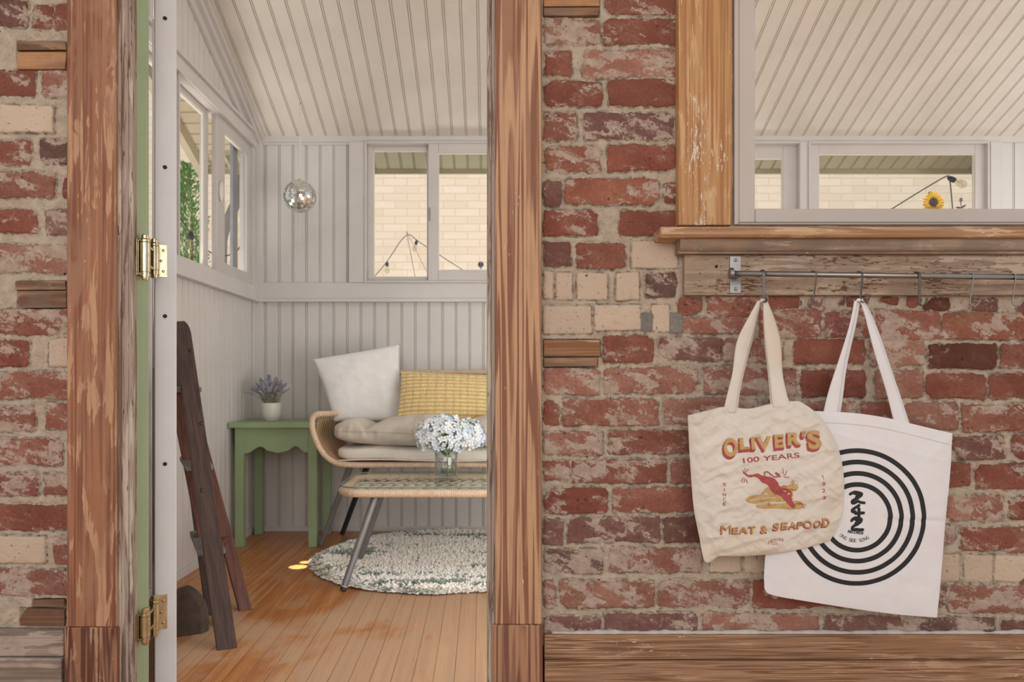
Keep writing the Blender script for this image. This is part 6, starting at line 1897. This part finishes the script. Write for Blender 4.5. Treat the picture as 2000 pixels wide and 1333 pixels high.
for a in (((476, 575), (462, 552)), ((484, 570), (480, 540)), ((492, 572), (506, 545)), ((472, 612), (458, 625), (456, 645)), ((480, 622), (476, 652)), ((490, 626), (500, 652)), ((768, 578), (774, 556), (766, 538)), ((776, 592), (796, 578), (800, 556)),
          ((780, 604), (806, 608), (818, 600)), ((842, 652), (850, 630)), ((852, 664), (862, 640)), ((610, 742), (618, 722)), ((624, 742), (630, 722)), ((660, 826), (664, 798)), ((672, 830), (674, 808)), ((880, 818), (920, 806), (950, 850)), ((900, 826), (930, 812), (962, 830))):
    fig += stroke(spline(b1(list(a))), 1.2)
fig += stroke(spline(b1([(838, 700), (862, 710), (880, 706)])), 1.8)+stroke(spline(b1([(800, 690), (790, 672), (770, 676)])), 1.6)
print_mesh('lettering_shadow', back_, bvC, YBO, M_red, bagc, 0.0006, 4)
print_mesh('lettering', front, bvC, YBO, M_gold, bagc, 0.0013, 4)
print_mesh('lettering_shadow', back2, bvC, YBO, M_red, bagc, 0.0006, 4)
print_mesh('lettering', front2, bvC, YBO, M_gold, bagc, 0.0012, 4)
print_mesh('small_lettering', red, bvC, YBO, M_red, bagc, 0.0005, 7)
print_mesh('gold_illustration', gold, bvC, YBO, M_gold, bagc, 0.0005, 4)
print_mesh('red_illustration', fig, bvC, YBO, M_red, bagc, 0.0010, 4)
hl = []
for a in (((520, 792), (600, 772), (720, 768)), ((580, 812), (680, 800), (760, 806)), ((780, 712), (800, 720)), ((815, 745), (820, 728), (830, 740))):
    hl += stroke(spline(b1(list(a))), 1.3)
print_mesh('illustration_highlights', hl, bvC, YBO, M_ccan, bagc, 0.0013, 6)
y1_ = 1.570
SC_ = [[(1480, 1487, 588, y1_, 0.004), (1459, 1477, 626, y1_-.002, .008), (1441, 1470, 660, y1_, .009), (1435, 1461, 690, y1_+.002, .008), (1432, 1451, 726, y1_, .003), (1422, 1442, 765, y1_-.004, .001), (1412, 1437, 806, YBO-0.010, 0)],
       [(1491, 1498, 586, y1_, 0.004), (1492, 1514, 624, y1_-.002, .009), (1495, 1527, 670, y1_-.001, .008), (1502, 1527, 722, y1_, .003), (1506, 1534, 760, y1_-.004, .001), (1509, 1545, 796, YBO-0.011, 0)]]
for (dx, dy, dY) in ((0, 0, 0), (4, 1, 0.006)):
    for S, sg in ((SC_[0], 1), (SC_[1], -1)):
        f1 = [(a+dx*sg*(0.2+(c_-588)/300), b+dx*sg*(0.2+(c_-588)/300), c_+dy, d_+dY, e_) for a, b, c_, d_, e_ in S]
        strap(f1, 0, 0, 0, M_ccan, bagc, thick=0.0016)
    MB().tube(smooth([P(1485, 590, y1_+dY), P(1489, 585, y1_+dY), P(1494, 589, y1_+dY)], 1), 0.0032, 8).obj('handle_fold', M_ccan, bagc, smooth=True)
# ================================================================== light
w = bpy.data.worlds.new('world'); scene.world = w; w.use_nodes = True
nt = w.node_tree; nt.nodes.clear()
out = nt.nodes.new('ShaderNodeOutputWorld'); bg = nt.nodes.new('ShaderNodeBackground')
tc = nt.nodes.new('ShaderNodeTexCoord'); sp = nt.nodes.new('ShaderNodeSeparateXYZ'); rp_ = nt.nodes.new('ShaderNodeValToRGB')
nt.links.new(tc.outputs['Generated'], sp.inputs[0]); nt.links.new(sp.outputs[2], rp_.inputs[0])
rp_.color_ramp.elements[0].position = 0.0; rp_.color_ramp.elements[0].color = (0.80, 0.79, 0.77, 1)
rp_.color_ramp.elements[1].position = 0.8; rp_.color_ramp.elements[1].color = (0.86, 0.92, 1.0, 1)
nt.links.new(rp_.outputs[0], bg.inputs[0]); bg.inputs[1].default_value = 0.78
nt.links.new(bg.outputs[0], out.inputs[0])
def area(name, loc, rot, sx, sy, power, c=(1, 1, 1)):
    d = bpy.data.lights.new(name, 'AREA'); d.shape = 'RECTANGLE'; d.size = sx; d.size_y = sy; d.energy = power; d.color = c
    o = bpy.data.objects.new(name, d); C.objects.link(o); o.location = loc; o.rotation_euler = rot; return o
area('room_window_light', (-0.3, -1.9, 1.7), (R(83), 0, R(-3)), 3.4, 1.3, 46, (1.0, 0.99, 0.98))
area('porch_side_fill', (3.25, 2.9, 1.6), (R(90), 0, R(90)), 1.9, 1.2, 13, (1.0, 0.98, 0.95))  # added area lamp out of frame, stands in for right-side windows
area('porch_top_fill', (0.3, 1.80, 2.75), (R(52), 0, 0), 2.6, 0.5, 11, (1.0, 0.99, 0.985))  # added fill, hidden high behind the brick wall, no fixture there
area('back_bounce_fill', (0.6, 4.75, 0.95), (R(90+52), 0, 0), 3.6, 0.6, 26, (1.0, 0.97, 0.90))  # added lamp hidden below the back sill, imitates bounce off sunlit ground
area('side_bounce_fill', (-1.75, 3.2, 0.85), (R(90+45), 0, R(-90)), 1.8, 0.5, 20, (1.0, 0.97, 0.90))  # added lamp hidden outside the left wall, imitates ground bounce onto the ceiling
area('porch_low_fill', (0.95, 1.86, 0.62), (R(90), 0, R(14)), 1.2, 0.95, 20, (1.0, 0.985, 0.96))  # added fill behind the wall right of the doorway, brightens the lower porch
sd_ = bpy.data.lights.new('sun', 'SUN'); sd_.energy = 2.6; sd_.angle = R(1.0); sd_.color = (1.0, 0.96, 0.90)
so = bpy.data.objects.new('sun', sd_); C.objects.link(so)
so.rotation_euler = Vector((0.0, 0.62, -0.78)).to_track_quat('-Z', 'Y').to_euler()
sl = bpy.data.lights.new('sun_fleck_spot', 'SPOT'); sl.energy = 1100; sl.spot_size = R(2.6); sl.spot_blend = 0.3; sl.shadow_soft_size = 0.005; sl.color = (1.0, 0.94, 0.84)  # added spot lamps just inside the window imitate a sun patch
tgt = P(582, 1108, 0.82*F/(1108-745))
for k, (dx, dy, sz) in enumerate(((0.0, 0.0, 2.3), (0.012, 0.085, 1.5))):
    s2_ = sl.copy(); s2_.spot_size = R(sz)
    slo = bpy.data.objects.new('sun_fleck_spot', s2_); C.objects.link(slo)
    t2 = tgt+Vector((dx, dy, 0)); src = Vector((XL+0.06, t2.y+0.25, 2.0))
    slo.location = src; slo.rotation_euler = (t2-src).to_track_quat('-Z', 'Y').to_euler()
